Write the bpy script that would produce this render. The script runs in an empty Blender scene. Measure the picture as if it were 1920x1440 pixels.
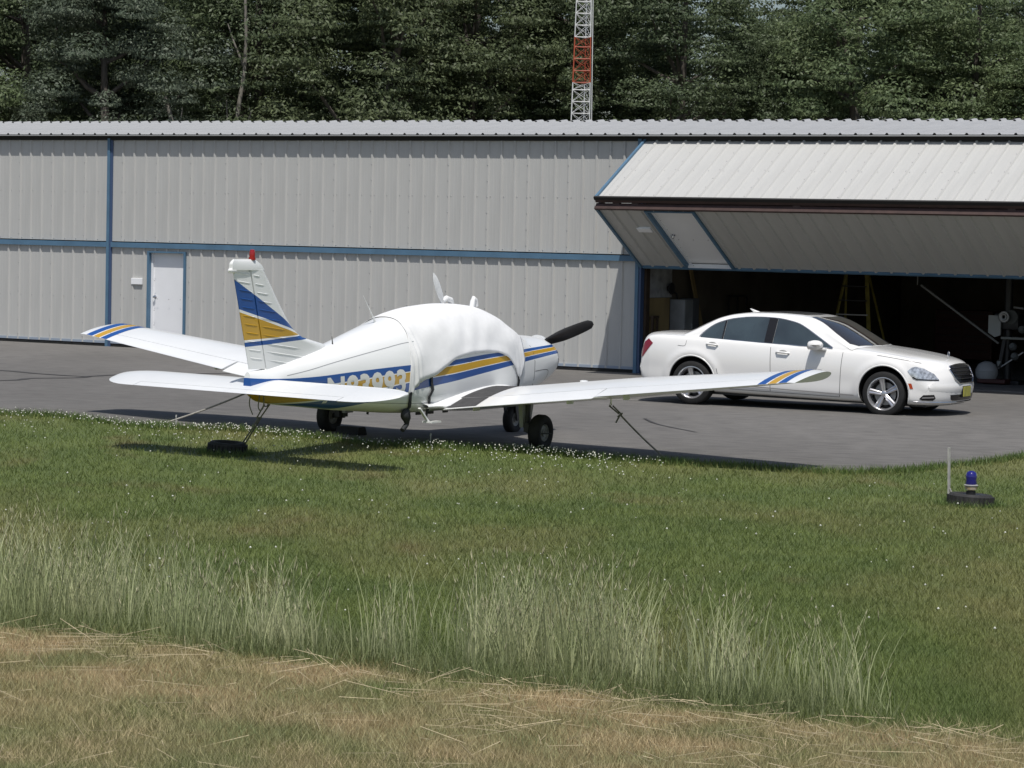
import bpy, bmesh, math, random
import numpy as np
from mathutils import Vector, Matrix, Euler
from mathutils.bvhtree import BVHTree
random.seed(7); RNG = np.random.default_rng(11)
SC = bpy.context.scene; COL = SC.collection
# ------------------------------------------------------------------ camera
CAM_F, CAM_P, CAM_R, CAM_H = 5297.77, 0.053676, 0.02158, 2.6334
cd = bpy.data.cameras.new('camera'); cam = bpy.data.objects.new('camera', cd); COL.objects.link(cam)
cd.sensor_width = 36.0; cd.lens = CAM_F / 1920 * 36; cd.clip_end = 3000; cd.clip_start = 0.1
_fw = Vector((0, math.cos(CAM_P), -math.sin(CAM_P))); _up = Vector((0, math.sin(CAM_P), math.cos(CAM_P))); _rt = Vector((1, 0, 0))
_r2 = math.cos(CAM_R) * _rt + math.sin(CAM_R) * _up; _u2 = -math.sin(CAM_R) * _rt + math.cos(CAM_R) * _up
cam.matrix_world = Matrix(((_r2.x, _u2.x, -_fw.x, 0), (_r2.y, _u2.y, -_fw.y, 0), (_r2.z, _u2.z, -_fw.z, CAM_H), (0, 0, 0, 1)))
SC.camera = cam
# ------------------------------------------------------------------ sky, sun, exposure
SUN = Vector((0.012, -0.466, 1.0)).normalized()
w = bpy.data.worlds.new('World'); SC.world = w; w.use_nodes = True
nt = w.node_tree; bg = nt.nodes['Background']; sky = nt.nodes.new('ShaderNodeTexSky'); sky.sky_type = 'NISHITA'
sky.sun_disc = False; sky.sun_elevation = math.asin(SUN.z); sky.sun_rotation = math.atan2(SUN.x, SUN.y)
sky.air_density = 1.0; sky.dust_density = 2.0; sky.ozone_density = 1.0
nt.links.new(sky.outputs[0], bg.inputs[0]); bg.inputs[1].default_value = 0.088
sl = bpy.data.lights.new('sun', 'SUN'); sl.energy = 4.0; sl.angle = math.radians(0.53); sl.color = (1.0, 0.965, 0.91)
so = bpy.data.objects.new('sun', sl); COL.objects.link(so); so.rotation_euler = SUN.to_track_quat('Z', 'Y').to_euler(); so.location = (0, 0, 60)
SC.view_settings.view_transform = 'Standard'; SC.view_settings.look = 'None'
SC.view_settings.exposure = 0.0; SC.view_settings.gamma = 1.0; SC.view_settings.use_curve_mapping = False
# ------------------------------------------------------------------ helpers
def tag(o, label=None, cat=None, group=None, kind=None):
    if label: o['label'] = label
    if cat: o['category'] = cat
    if group: o['group'] = group
    if kind: o['kind'] = kind
    return o
def empty(name, loc=(0, 0, 0), rot=(0, 0, 0), parent=None):
    o = bpy.data.objects.new(name, None); COL.objects.link(o); o.location = loc; o.rotation_euler = rot; o.parent = parent
    o.empty_display_size = 0.2
    return o
def obj(name, me, parent=None, loc=(0, 0, 0), rot=(0, 0, 0)):
    o = bpy.data.objects.new(name, me); COL.objects.link(o); o.parent = parent; o.location = loc; o.rotation_euler = rot
    return o
class G:
    """collects shapes for one mesh"""
    def __init__(s): s.v = []; s.f = []; s.m = []
    def add(s, v, f, mi=0):
        n = len(s.v); s.v += [tuple(a) for a in v]; s.f += [tuple(n + i for i in q) for q in f]; s.m += [mi] * len(f); return s
    def box(s, x0, x1, y0, y1, z0, z1, M=None, mi=0, bev=0.0):
        if bev > 0:
            bm = bmesh.new(); bmesh.ops.create_cube(bm, size=1.0)
            for v in bm.verts: v.co = Vector(((x0 + x1) / 2 + v.co.x * (x1 - x0), (y0 + y1) / 2 + v.co.y * (y1 - y0), (z0 + z1) / 2 + v.co.z * (z1 - z0)))
            bmesh.ops.bevel(bm, geom=bm.edges[:], offset=bev, segments=2, affect='EDGES', profile=0.5)
            v = [a.co.copy() for a in bm.verts]; bm.verts.index_update(); f = [[a.index for a in q.verts] for q in bm.faces]; bm.free()
        else:
            v = [Vector((x, y, z)) for z in (z0, z1) for y in (y0, y1) for x in (x0, x1)]
            f = [(0, 2, 3, 1), (4, 5, 7, 6), (0, 1, 5, 4), (2, 6, 7, 3), (0, 4, 6, 2), (1, 3, 7, 5)]
        if M is not None: v = [M @ a for a in v]
        return s.add(v, f, mi)
    def bar(s, a, b, wd, ht, mi=0, up=(0, 0, 1)):
        a = Vector(a); b = Vector(b); d = b - a; L = d.length; z = d / L; x = z.cross(Vector(up))
        if x.length < 1e-4: x = z.cross(Vector((1, 0, 0)))
        x.normalize(); y = z.cross(x)
        M = Matrix(((x.x, y.x, z.x, a.x), (x.y, y.y, z.y, a.y), (x.z, y.z, z.z, a.z), (0, 0, 0, 1)))
        return s.box(-wd / 2, wd / 2, -ht / 2, ht / 2, 0, L, M, mi)
    def tube(s, pts, rad, n=8, caps=True, mi=0, sq=(1, 1)):
        P = [Vector(p) for p in pts]; k = len(P)
        if not hasattr(rad, '__len__'): rad = [rad] * k
        V = []; F = []; prev = None
        for i in range(k):
            t = (P[min(i + 1, k - 1)] - P[max(i - 1, 0)])
            t = t.normalized() if t.length > 1e-9 else Vector((0, 0, 1))
            if prev is None: x = t.orthogonal().normalized()
            else:
                x = prev - t * prev.dot(t); x = x.normalized() if x.length > 1e-6 else t.orthogonal().normalized()
            prev = x; y = t.cross(x)
            for j in range(n):
                a = 2 * math.pi * j / n; V.append(P[i] + (x * math.cos(a) * sq[0] + y * math.sin(a) * sq[1]) * rad[i])
        for i in range(k - 1):
            for j in range(n): F.append((i * n + j, i * n + (j + 1) % n, (i + 1) * n + (j + 1) % n, (i + 1) * n + j))
        if caps: F.append(tuple(range(n - 1, -1, -1))); F.append(tuple((k - 1) * n + j for j in range(n)))
        return s.add(V, F, mi)
    def lathe(s, prof, n=24, M=None, mi=0, closed=False):
        """prof: (radius, height) about local z"""
        V = []; F = []; k = len(prof)
        for (r, z) in prof:
            for j in range(n):
                a = 2 * math.pi * j / n; V.append(Vector((r * math.cos(a), r * math.sin(a), z)))
        for i in range(k - 1 + (1 if closed else 0)):
            i2 = (i + 1) % k
            for j in range(n): F.append((i * n + j, i * n + (j + 1) % n, i2 * n + (j + 1) % n, i2 * n + j))
        if not closed:
            if prof[0][0] > 1e-6: F.append(tuple(range(n - 1, -1, -1)))
            if prof[-1][0] > 1e-6: F.append(tuple((k - 1) * n + j for j in range(n)))
        if M is not None: V = [M @ a for a in V]
        return s.add(V, F, mi)
    def prism(s, poly, t, fn, mi=0):
        """poly: 2-D outline, extruded 0..t ; fn(u,v,h)->xyz"""
        n = len(poly); V = [fn(u, v, 0) for u, v in poly] + [fn(u, v, t) for u, v in poly]
        F = [tuple(range(n - 1, -1, -1)), tuple(range(n, 2 * n))] + [(i, (i + 1) % n, n + (i + 1) % n, n + i) for i in range(n)]
        return s.add(V, F, mi)
    def grid(s, nu, nv, fn, mi=0, wrap=False):
        V = [fn(i, j) for i in range(nu) for j in range(nv)]; F = []
        for i in range(nu - 1):
            for j in range(nv - (0 if wrap else 1)):
                F.append((i * nv + j, i * nv + (j + 1) % nv, (i + 1) * nv + (j + 1) % nv, (i + 1) * nv + j))
        return s.add(V, F, mi)
    def mesh(s, name, mats, smooth=None, fixn=True):
        me = bpy.data.meshes.new(name); me.from_pydata([tuple(a) for a in s.v], [], s.f)
        for m in (mats if isinstance(mats, (list, tuple)) else [mats]): me.materials.append(m)
        me.polygons.foreach_set('material_index', s.m)
        if fixn:
            bm = bmesh.new(); bm.from_mesh(me); bmesh.ops.recalc_face_normals(bm, faces=bm.faces[:]); bm.to_mesh(me); bm.free()
        if smooth is not None:
            me.polygons.foreach_set('use_smooth', [True] * len(me.polygons)); me.set_sharp_from_angle(angle=math.radians(smooth))
        me.update(); return me
    def build(s, name, mats, parent=None, smooth=None, loc=(0, 0, 0), rot=(0, 0, 0), fixn=True):
        return obj(name, s.mesh(name, mats, smooth, fixn), parent, loc, rot)
def bvh_of(me):
    return BVHTree.FromPolygons([v.co for v in me.vertices], [tuple(p.vertices) for p in me.polygons])
def interp(xs, ys, x): return float(np.interp(x, xs, ys))
def crom(xs, ys, x):
    """monotone-ish cubic through points (xs ascending)"""
    xs = list(xs); ys = list(ys); n = len(xs)
    if x <= xs[0]: return ys[0]
    if x >= xs[-1]: return ys[-1]
    i = max(j for j in range(n - 1) if xs[j] <= x)
    h = xs[i + 1] - xs[i]; t = (x - xs[i]) / h
    def sl(k):
        if k == 0: return (ys[1] - ys[0]) / (xs[1] - xs[0])
        if k == n - 1: return (ys[-1] - ys[-2]) / (xs[-1] - xs[-2])
        a = (ys[k] - ys[k - 1]) / (xs[k] - xs[k - 1]); b = (ys[k + 1] - ys[k]) / (xs[k + 1] - xs[k])
        return 0.0 if a * b <= 0 else 2 * a * b / (a + b)
    m0, m1 = sl(i), sl(i + 1)
    return (2 * t**3 - 3 * t**2 + 1) * ys[i] + (t**3 - 2 * t**2 + t) * h * m0 + (-2 * t**3 + 3 * t**2) * ys[i + 1] + (t**3 - t**2) * h * m1
def curve_pts(P, n):
    """Catmull-Rom through 2-D/3-D control points -> n points"""
    P = [Vector(p) for p in P]; k = len(P); out = []
    for q in range(n):
        u = q / (n - 1) * (k - 1); i = min(int(u), k - 2); t = u - i
        a = P[max(i - 1, 0)]; b = P[i]; c = P[i + 1]; d = P[min(i + 2, k - 1)]
        out.append(0.5 * ((2 * b) + (c - a) * t + (2 * a - 5 * b + 4 * c - d) * t * t + (3 * b - a - 3 * c + d) * t**3))
    return out
def patch(poly, bvh, axis, sign, off, step=0.06, thick=0.0, want=None, g=None, mi=0):
    """drape a flat outline onto a surface. axis 1: outline is (x,z) seen along y; axis 0: (y,z) seen along x; axis 2: (x,y) from above"""
    bm = bmesh.new(); vs = [bm.verts.new((u, v, 0)) for u, v in poly]; bm.faces.new(vs)
    us = [u for u, v in poly]; ws = [v for u, v in poly]
    for lo, hi, nrm in ((min(us), max(us), (1, 0, 0)), (min(ws), max(ws), (0, 1, 0))):
        k = int((hi - lo) / step)
        for i in range(1, k + 1):
            c = lo + (hi - lo) * i / (k + 1)
            bmesh.ops.bisect_plane(bm, geom=bm.verts[:] + bm.edges[:] + bm.faces[:], plane_co=Vector(nrm) * c, plane_no=nrm)
    bm.verts.index_update(); V = []
    for v in bm.verts:
        u, q = v.co.x, v.co.y
        if axis == 1: o = Vector((u, sign * 5, q)); d = Vector((0, -sign, 0))
        elif axis == 0: o = Vector((sign * 9, u, q)); d = Vector((-sign, 0, 0))
        else: o = Vector((u, q, sign * 9)); d = Vector((0, 0, -sign))
        h = bvh.ray_cast(o, d)
        if h[0] is None:
            h = bvh.find_nearest(o + d * (4.2 if axis == 1 else 6.6)); co = h[0]; nn = h[1]
        else: co = h[0]; nn = h[1]
        if nn.dot(d) > 0: nn = -nn
        V.append(co + nn * off)
    F = [[a.index for a in f.verts] for f in bm.faces]; bm.free()
    g = g or G(); g.add(V, F, mi); return g
# ------------------------------------------------------------------ materials
MATS = {}
def mat(name, col, rough=0.5, metal=0.0, var=0.0, scale=8.0, bump=0.0, bscale=40.0, spec=0.5, coat=0.0, stretch=(1, 1, 1), col2=None, trans=0.0, coords='Object', isl=0.0, alpha=1.0, detail=4.0, transl=0.0):
    if name in MATS: return MATS[name]
    m = bpy.data.materials.new(name); m.use_nodes = True; N = m.node_tree.nodes; L = m.node_tree.links; b = N['Principled BSDF']
    b.inputs['Base Color'].default_value = (*col, 1); b.inputs['Roughness'].default_value = rough; b.inputs['Metallic'].default_value = metal
    b.inputs['Specular IOR Level'].default_value = spec
    if coat: b.inputs['Coat Weight'].default_value = coat; b.inputs['Coat Roughness'].default_value = 0.04
    if trans: b.inputs['Transmission Weight'].default_value = trans
    if alpha < 1: b.inputs['Alpha'].default_value = alpha
    if var or bump or isl:
        if coords == 'World':
            tc = N.new('ShaderNodeNewGeometry'); src = tc.outputs['Position']
        else:
            tc = N.new('ShaderNodeTexCoord'); src = tc.outputs['Object']
        mp = N.new('ShaderNodeMapping'); mp.inputs['Scale'].default_value = stretch; L.new(src, mp.inputs[0])
    if var or isl:
        c2 = col2 or tuple(max(0.0, c * (1 - var)) for c in col); c1 = tuple(min(1, c * (1 + var * 0.5)) for c in col) if not col2 else col
        mx = N.new('ShaderNodeMix'); mx.data_type = 'RGBA'; mx.inputs[6].default_value = (*c1, 1); mx.inputs[7].default_value = (*c2, 1)
        if var:
            nz = N.new('ShaderNodeTexNoise'); nz.inputs['Scale'].default_value = scale; nz.inputs['Detail'].default_value = detail
            L.new(mp.outputs[0], nz.inputs[0]); rp = N.new('ShaderNodeMapRange'); rp.inputs[1].default_value = 0.3; rp.inputs[2].default_value = 0.7
            L.new(nz.outputs[0], rp.inputs[0]); L.new(rp.outputs[0], mx.inputs[0])
        out = mx.outputs[2]
        if isl:
            ge = N.new('ShaderNodeNewGeometry'); mr = N.new('ShaderNodeMapRange'); mr.inputs[3].default_value = 1 - isl; mr.inputs[4].default_value = 1 + isl
            L.new(ge.outputs['Random Per Island'], mr.inputs[0]); vm = N.new('ShaderNodeVectorMath'); vm.operation = 'SCALE'
            L.new(out, vm.inputs[0]); L.new(mr.outputs[0], vm.inputs[3]); out = vm.outputs[0]
        L.new(out, b.inputs['Base Color'])
        if transl:
            tr = N.new('ShaderNodeBsdfTranslucent'); L.new(out, tr.inputs[0]); ms = N.new('ShaderNodeMixShader'); ms.inputs[0].default_value = transl; L.new(b.outputs[0], ms.inputs[1]); L.new(tr.outputs[0], ms.inputs[2]); L.new(ms.outputs[0], N['Material Output'].inputs[0])
    if bump:
        n2 = N.new('ShaderNodeTexNoise'); n2.inputs['Scale'].default_value = bscale; n2.inputs['Detail'].default_value = 5
        L.new(mp.outputs[0], n2.inputs[0]); bp = N.new('ShaderNodeBump'); bp.inputs['Strength'].default_value = bump; bp.inputs['Distance'].default_value = 0.01
        L.new(n2.outputs[0], bp.inputs['Height']); L.new(bp.outputs[0], b.inputs['Normal'])
    MATS[name] = m; return m
M_PANEL = mat('painted_grey_steel', (0.47, 0.47, 0.455), 0.45, var=0.06, scale=1.6, stretch=(3, 1, 0.35), bump=0.06, bscale=3)
M_ROOF = mat('roof_steel', (0.40, 0.405, 0.41), 0.5, metal=0.0, var=0.10, scale=1.2, stretch=(1, 1, 1), bump=0.05, bscale=4)
M_BLUE = mat('blue_trim_paint', (0.085, 0.170, 0.262), 0.5, var=0.15, scale=3)
M_DARK = mat('dark_fascia', (0.012, 0.011, 0.010), 0.7)
M_BROWN = mat('red_brown_steel', (0.055, 0.030, 0.026), 0.6, var=0.3, scale=5)
M_WHITE = mat('white_door_paint', (0.82, 0.83, 0.85), 0.4, var=0.04, scale=2)
M_SCREW = mat('screw_metal', (0.45, 0.45, 0.45), 0.35, metal=0.6)
M_CHROME = mat('chrome', (0.75, 0.75, 0.77), 0.12, metal=1.0)
M_RUBBER = mat('black_rubber', (0.012, 0.012, 0.012), 0.75, var=0.4, scale=20)
M_PLASTIC = mat('black_plastic', (0.015, 0.015, 0.016), 0.45)
M_CONC = mat('concrete_floor', (0.16, 0.155, 0.15), 0.8, var=0.3, scale=1.5)
# ------------------------------------------------------------------ terrain
PX, PY, PB = -0.982, 35.241, 0.514
def sstep(a, b, t):
    u = np.clip((t - a) / (b - a), 0, 1); return u * u * (3 - 2 * u)
def gz(x, y):
    x = np.asarray(x, float); y = np.asarray(y, float)
    R = np.clip((x - PX) * math.cos(PB) - (y - PY) * math.sin(PB), -7, 7)
    return -0.0184 * R * (1 - sstep(37.5, 41.5, y)) * sstep(24, 30, y)
def gpt(x, y, dz=0.0): return (x, y, float(gz(x, y)) + dz)
# ================================================================== ground
def lawn_mat(name, blades):
    m = bpy.data.materials.new(name); m.use_nodes = True; N = m.node_tree.nodes; L = m.node_tree.links; b = N['Principled BSDF']
    b.inputs['Roughness'].default_value = 0.6; b.inputs['Specular IOR Level'].default_value = 0.25
    ge = N.new('ShaderNodeNewGeometry'); pos = ge.outputs['Position']
    def noise(scale, lo, hi, det=3, st=(1, 1, 1)):
        mp = N.new('ShaderNodeMapping'); mp.inputs['Scale'].default_value = st; L.new(pos, mp.inputs[0])
        n = N.new('ShaderNodeTexNoise'); n.inputs['Scale'].default_value = scale; n.inputs['Detail'].default_value = det; L.new(mp.outputs[0], n.inputs[0])
        r = N.new('ShaderNodeMapRange'); r.inputs[1].default_value = lo; r.inputs[2].default_value = hi; L.new(n.outputs[0], r.inputs[0]); return r.outputs[0]
    def mix(f, a, b_):
        x = N.new('ShaderNodeMix'); x.data_type = 'RGBA'
        if isinstance(f, float): x.inputs[0].default_value = f
        else: L.new(f, x.inputs[0])
        for k, c in ((6, a), (7, b_)):
            if isinstance(c, tuple): x.inputs[k].default_value = (*c, 1)
            else: L.new(c, x.inputs[k])
        return x.outputs[2]
    def math_(op, a, b_):
        x = N.new('ShaderNodeMath'); x.operation = op
        for k, c in ((0, a), (1, b_)):
            if isinstance(c, (int, float)): x.inputs[k].default_value = c
            else: L.new(c, x.inputs[k])
        return x.outputs[0]
    green = mix(noise(0.9, 0.35, 0.65), (0.150, 0.188, 0.056), (0.118, 0.158, 0.048))
    olive = mix(noise(2.5, 0.3, 0.7), (0.215, 0.212, 0.082), (0.180, 0.188, 0.072))
    c = mix(noise(0.35, 0.46, 0.64, 4, (1, 0.45, 1)), green, olive)
    brown = noise(0.8, 0.60, 0.72, 3, (1, 0.5, 1)); c = mix(math_('MULTIPLY', brown, 0.55), c, (0.20, 0.15, 0.075))
    # mown hay strip in front: y < 16.34 - 0.578 x
    sp = N.new('ShaderNodeSeparateXYZ'); L.new(pos, sp.inputs[0])
    edge = math_('SUBTRACT', math_('SUBTRACT', 16.34, math_('MULTIPLY', sp.outputs[0], 0.578)), sp.outputs[1])
    nz = noise(1.6, 0.0, 1.0, 4)
    e2 = math_('ADD', edge, math_('MULTIPLY', math_('SUBTRACT', nz, 0.5), 0.9))
    mr = N.new('ShaderNodeMapRange'); mr.inputs[1].default_value = 0.0; mr.inputs[2].default_value = 0.25; L.new(e2, mr.inputs[0])
    fade = N.new('ShaderNodeMapRange'); fade.inputs[1].default_value = 1.2; fade.inputs[2].default_value = 3.4; fade.inputs[3].default_value = 1.0; fade.inputs[4].default_value = 0.35; L.new(edge, fade.inputs[0])
    hay = mix(noise(5.0, 0.3, 0.7), (0.47, 0.35, 0.215), (0.36, 0.285, 0.155))
    hf = math_('MULTIPLY', math_('MULTIPLY', mr.outputs[0], fade.outputs[0]), noise(1.1, 0.30, 0.58, 5))
    c = mix(hf, c, hay)
    if blades:
        r = N.new('ShaderNodeMapRange'); r.inputs[3].default_value = 0.62; r.inputs[4].default_value = 1.45; L.new(ge.outputs['Random Per Island'], r.inputs[0])
        vm = N.new('ShaderNodeVectorMath'); vm.operation = 'SCALE'; L.new(c, vm.inputs[0]); L.new(r.outputs[0], vm.inputs[3]); c = vm.outputs[0]
        tr = N.new('ShaderNodeBsdfTranslucent'); L.new(c, tr.inputs[0]); ms = N.new('ShaderNodeMixShader'); ms.inputs[0].default_value = 0.33; L.new(b.outputs[0], ms.inputs[1]); L.new(tr.outputs[0], ms.inputs[2]); L.new(ms.outputs[0], N['Material Output'].inputs[0])
    else:
        vm = N.new('ShaderNodeVectorMath'); vm.operation = 'SCALE'; L.new(c, vm.inputs[0]); vm.inputs[3].default_value = 0.75; c = vm.outputs[0]
    L.new(c, b.inputs['Base Color']); return m
M_LAWN = lawn_mat('lawn_soil', False); M_BLADE = lawn_mat('grass_blades', True)
xs = sorted(set([-900, -500, -250, -120, -60, -30, -18] + [round(-12 + 0.5 * i, 2) for i in range(49)] + [18, 30, 60, 120, 250, 500, 900]))
ys = sorted(set([-300, -100, -30, 0, 6] + [round(9 + 0.5 * i, 2) for i in range(80)] + [52, 60, 80, 120, 200, 400, 900, 1500]))
g = G(); g.grid(len(xs), len(ys), lambda i, j: gpt(xs[i], ys[j]))
tag(g.build('ground', M_LAWN, smooth=60), 'mown green lawn running to the wood', None, kind='structure')
# asphalt apron
EDGE = [(-60, 36.6), (-25, 37.2), (-12, 37.2), (-7.77, 37.03), (-6.69, 36.91), (-5.99, 36.89), (-5.43, 36.43), (-4.95, 35.95), (-4.44, 35.68), (-3.45, 35.75), (-2.38, 35.1), (-1.66, 34.3), (-1.03, 34.42), (-0.37, 34.31), (0.28, 34.2), (0.91, 33.76), (1.85, 33.3), (2.79, 33.2), (3.39, 32.95), (4.02, 32.96), (4.72, 33.51), (5.36, 34.39), (5.94, 35.14), (6.6, 36.24), (7.41, 37.55), (9.5, 39.5), (14, 40.5), (60, 41)]
EX = [e[0] for e in EDGE]; EY = [e[1] for e in EDGE]
def edge_y(x): return np.interp(x, EX, EY)
M_ASPH = mat('asphalt', (0.150, 0.145, 0.142), 0.85, var=0.0)
def asphalt():
    m = M_ASPH; N = m.node_tree.nodes; L = m.node_tree.links; b = N['Principled BSDF']
    ge = N.new('ShaderNodeNewGeometry')
    def nz(s, d=4, st=(1, 1, 1)):
        mp = N.new('ShaderNodeMapping'); mp.inputs['Scale'].default_value = st; L.new(ge.outputs['Position'], mp.inputs[0])
        n = N.new('ShaderNodeTexNoise'); n.inputs['Scale'].default_value = s; n.inputs['Detail'].default_value = d; L.new(mp.outputs[0], n.inputs[0]); return n.outputs[0]
    cr = N.new('ShaderNodeValToRGB'); cr.color_ramp.elements[0].position = 0.3; cr.color_ramp.elements[0].color = (0.104, 0.099, 0.092, 1); cr.color_ramp.elements[1].position = 0.7; cr.color_ramp.elements[1].color = (0.150, 0.143, 0.134, 1)
    L.new(nz(0.22, 5, (1, 0.5, 1)), cr.inputs[0])
    c2 = N.new('ShaderNodeValToRGB'); c2.color_ramp.elements[0].position = 0.33; c2.color_ramp.elements[0].color = (0.78, 0.78, 0.78, 1); c2.color_ramp.elements[1].position = 0.62; c2.color_ramp.elements[1].color = (1.12, 1.12, 1.12, 1)
    L.new(nz(9, 6, (0.35, 1, 1)), c2.inputs[0])
    mx = N.new('ShaderNodeMix'); mx.data_type = 'RGBA'; mx.blend_type = 'MULTIPLY'; mx.inputs[0].default_value = 1; L.new(cr.outputs[0], mx.inputs[6]); L.new(c2.outputs[0], mx.inputs[7])
    c3 = N.new('ShaderNodeValToRGB'); c3.color_ramp.elements[0].position = 0.70; c3.color_ramp.elements[0].color = (1, 1, 1, 1); c3.color_ramp.elements[1].position = 0.76; c3.color_ramp.elements[1].color = (1.9, 1.85, 1.8, 1)
    L.new(nz(55, 1), c3.inputs[0])
    m2 = N.new('ShaderNodeMix'); m2.data_type = 'RGBA'; m2.blend_type = 'MULTIPLY'; m2.inputs[0].default_value = 1; L.new(mx.outputs[2], m2.inputs[6]); L.new(c3.outputs[0], m2.inputs[7])
    L.new(m2.outputs[2], b.inputs['Base Color'])
    bp = N.new('ShaderNodeBump'); bp.inputs['Strength'].default_value = 0.35; bp.inputs['Distance'].default_value = 0.01; L.new(nz(45, 4), bp.inputs['Height']); L.new(bp.outputs[0], b.inputs['Normal'])
asphalt()
ax = sorted(set(list(np.round(np.arange(-12, 14.01, 0.25), 3)) + [-60, -40, -25, -18] + [20, 30, 45, 60]))
ROWS = [0, 0.006, 0.02, 0.04, 0.07, 0.1, 0.14, 0.18, 0.22, 0.3, 0.45, 0.7, 1]
g = G()
def apt(i, j):
    x = ax[i]; y0 = float(edge_y(x)) + (0.05 * math.sin(7.3 * x) + 0.04 * math.sin(17.1 * x + 1)); y = y0 + (90 - y0) * ROWS[j]; return gpt(x, y, 0.02 if j else -0.03)
g.grid(len(ax), len(ROWS), apt)
apron = tag(g.build('apron', M_ASPH, smooth=60), 'grey asphalt apron in front of the hangar', None, kind='structure')
M_TAR = mat('tar_seal', (0.045, 0.043, 0.042), 0.7)
def ribbon(name, pts, wid, m, parent, dz):
    P = curve_pts([(x, y, 0) for x, y in pts], 12 * (len(pts) - 1)); g = G(); V = []; F = []
    for i, p in enumerate(P):
        t = (P[min(i + 1, len(P) - 1)] - P[max(i - 1, 0)]).normalized(); n = Vector((-t.y, t.x, 0)); ww = wid * (0.75 + 0.5 * random.random())
        for s in (-1, 1):
            q = p + n * s * ww / 2; V.append(gpt(q.x, q.y, dz))
    for i in range(len(P) - 1): F.append((2 * i, 2 * i + 1, 2 * i + 3, 2 * i + 2))
    g.add(V, F); return g.build(name, m, parent)
for pts, wd_ in (([(-11, 50.4), (-8.97, 49.41), (-8.18, 48.64), (-7.32, 48.1), (-6.9, 48.7), (-6.3, 49.4), (-5.0, 50.0)], 0.13),
                 ([(-10.5, 45.4), (-8.4, 46.29), (-8.02, 47.12), (-7.37, 47.56), (-7.2, 48.0)], 0.12), ([(2.5, 38.0), (2.05, 39.1), (1.9, 40.2)], 0.05)):
    ribbon('tar_seam', pts, wd_, M_TAR, apron, 0.026)
ribbon('paint_mark', [(1.44, 44.57), (2.0, 44.66), (2.58, 44.70)], 0.06, mat('worn_paint', (0.36, 0.35, 0.32), 0.7), apron, 0.026)

# ================================================================== hangar
WA = 0.554306; HAN = tag(empty('hangar', (-10.3428, 61.2221, 0), (0, 0, -WA)), 'long grey ribbed steel hangar with blue trim and one folded-up door', 'hangar')
def cladding(width, ribs, length, name, m, rh=0.028):
    """ribbed sheet in the x-z plane, z 0..length, ribs stand out to -y"""
    prof = [(0.0, 0.0)]; c0 = 0.1524
    for k in range(ribs):
        c = c0 + 0.3048 * k
        prof += [(c - 0.036, 0), (c - 0.015, -rh), (c + 0.015, -rh), (c + 0.036, 0)]
        for q in (0.115, 0.19):
            if c + q + 0.012 < width: prof += [(c + q - 0.010, 0), (c + q, -0.0025), (c + q + 0.010, 0)]
    prof.append((width, 0.0)); g = G(); n = len(prof)
    V = [(x, y, z) for z in (0, length) for x, y in prof]; F = [(i, i + 1, n + i + 1, n + i) for i in range(n - 1)]
    g.add(V, F); return g.mesh(name, m, fixn=False)
LOW_H, UP_H, BAYW, PW = 2.07, 2.16, 12.80, 0.9144
ME_LOW = cladding(PW, 3, LOW_H, 'panel', M_PANEL); ME_UP = cladding(PW, 3, UP_H, 'panel', M_PANEL)
ME_LOWN = cladding(0.70, 2, LOW_H, 'panel', M_PANEL); ME_UPN = cladding(0.70, 2, UP_H, 'panel', M_PANEL); ME_HEAD = cladding(PW, 3, 0.09, 'panel', M_PANEL)
_scr = G(); _scr.lathe([(0.011, 0.0), (0.011, 0.005), (0.006, 0.009), (0.0, 0.009)], 6, Matrix.Rotation(math.pi / 2, 4, 'X'))
def screws(rows, height):
    g = G()
    for j in range(14):
        for k in range(3):
            x = 0.12 + PW * j + 0.1524 + 0.3048 * k
            if x > BAYW - 0.1: continue
            if k == 0:
                for z in np.arange(0.12, height, 0.31): g.add([(a[0] + x, a[1] - 0.028, a[2] + z) for a in _scr.v], _scr.f)
            for z in rows: g.add([(a[0] + x + 0.06, a[1], a[2] + z) for a in _scr.v], _scr.f)
    return g.mesh('screws', M_SCREW, fixn=False)
ME_SCL = screws((0.04, 0.98), LOW_H); ME_SCU = screws((0.04, 1.06), UP_H)
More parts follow.
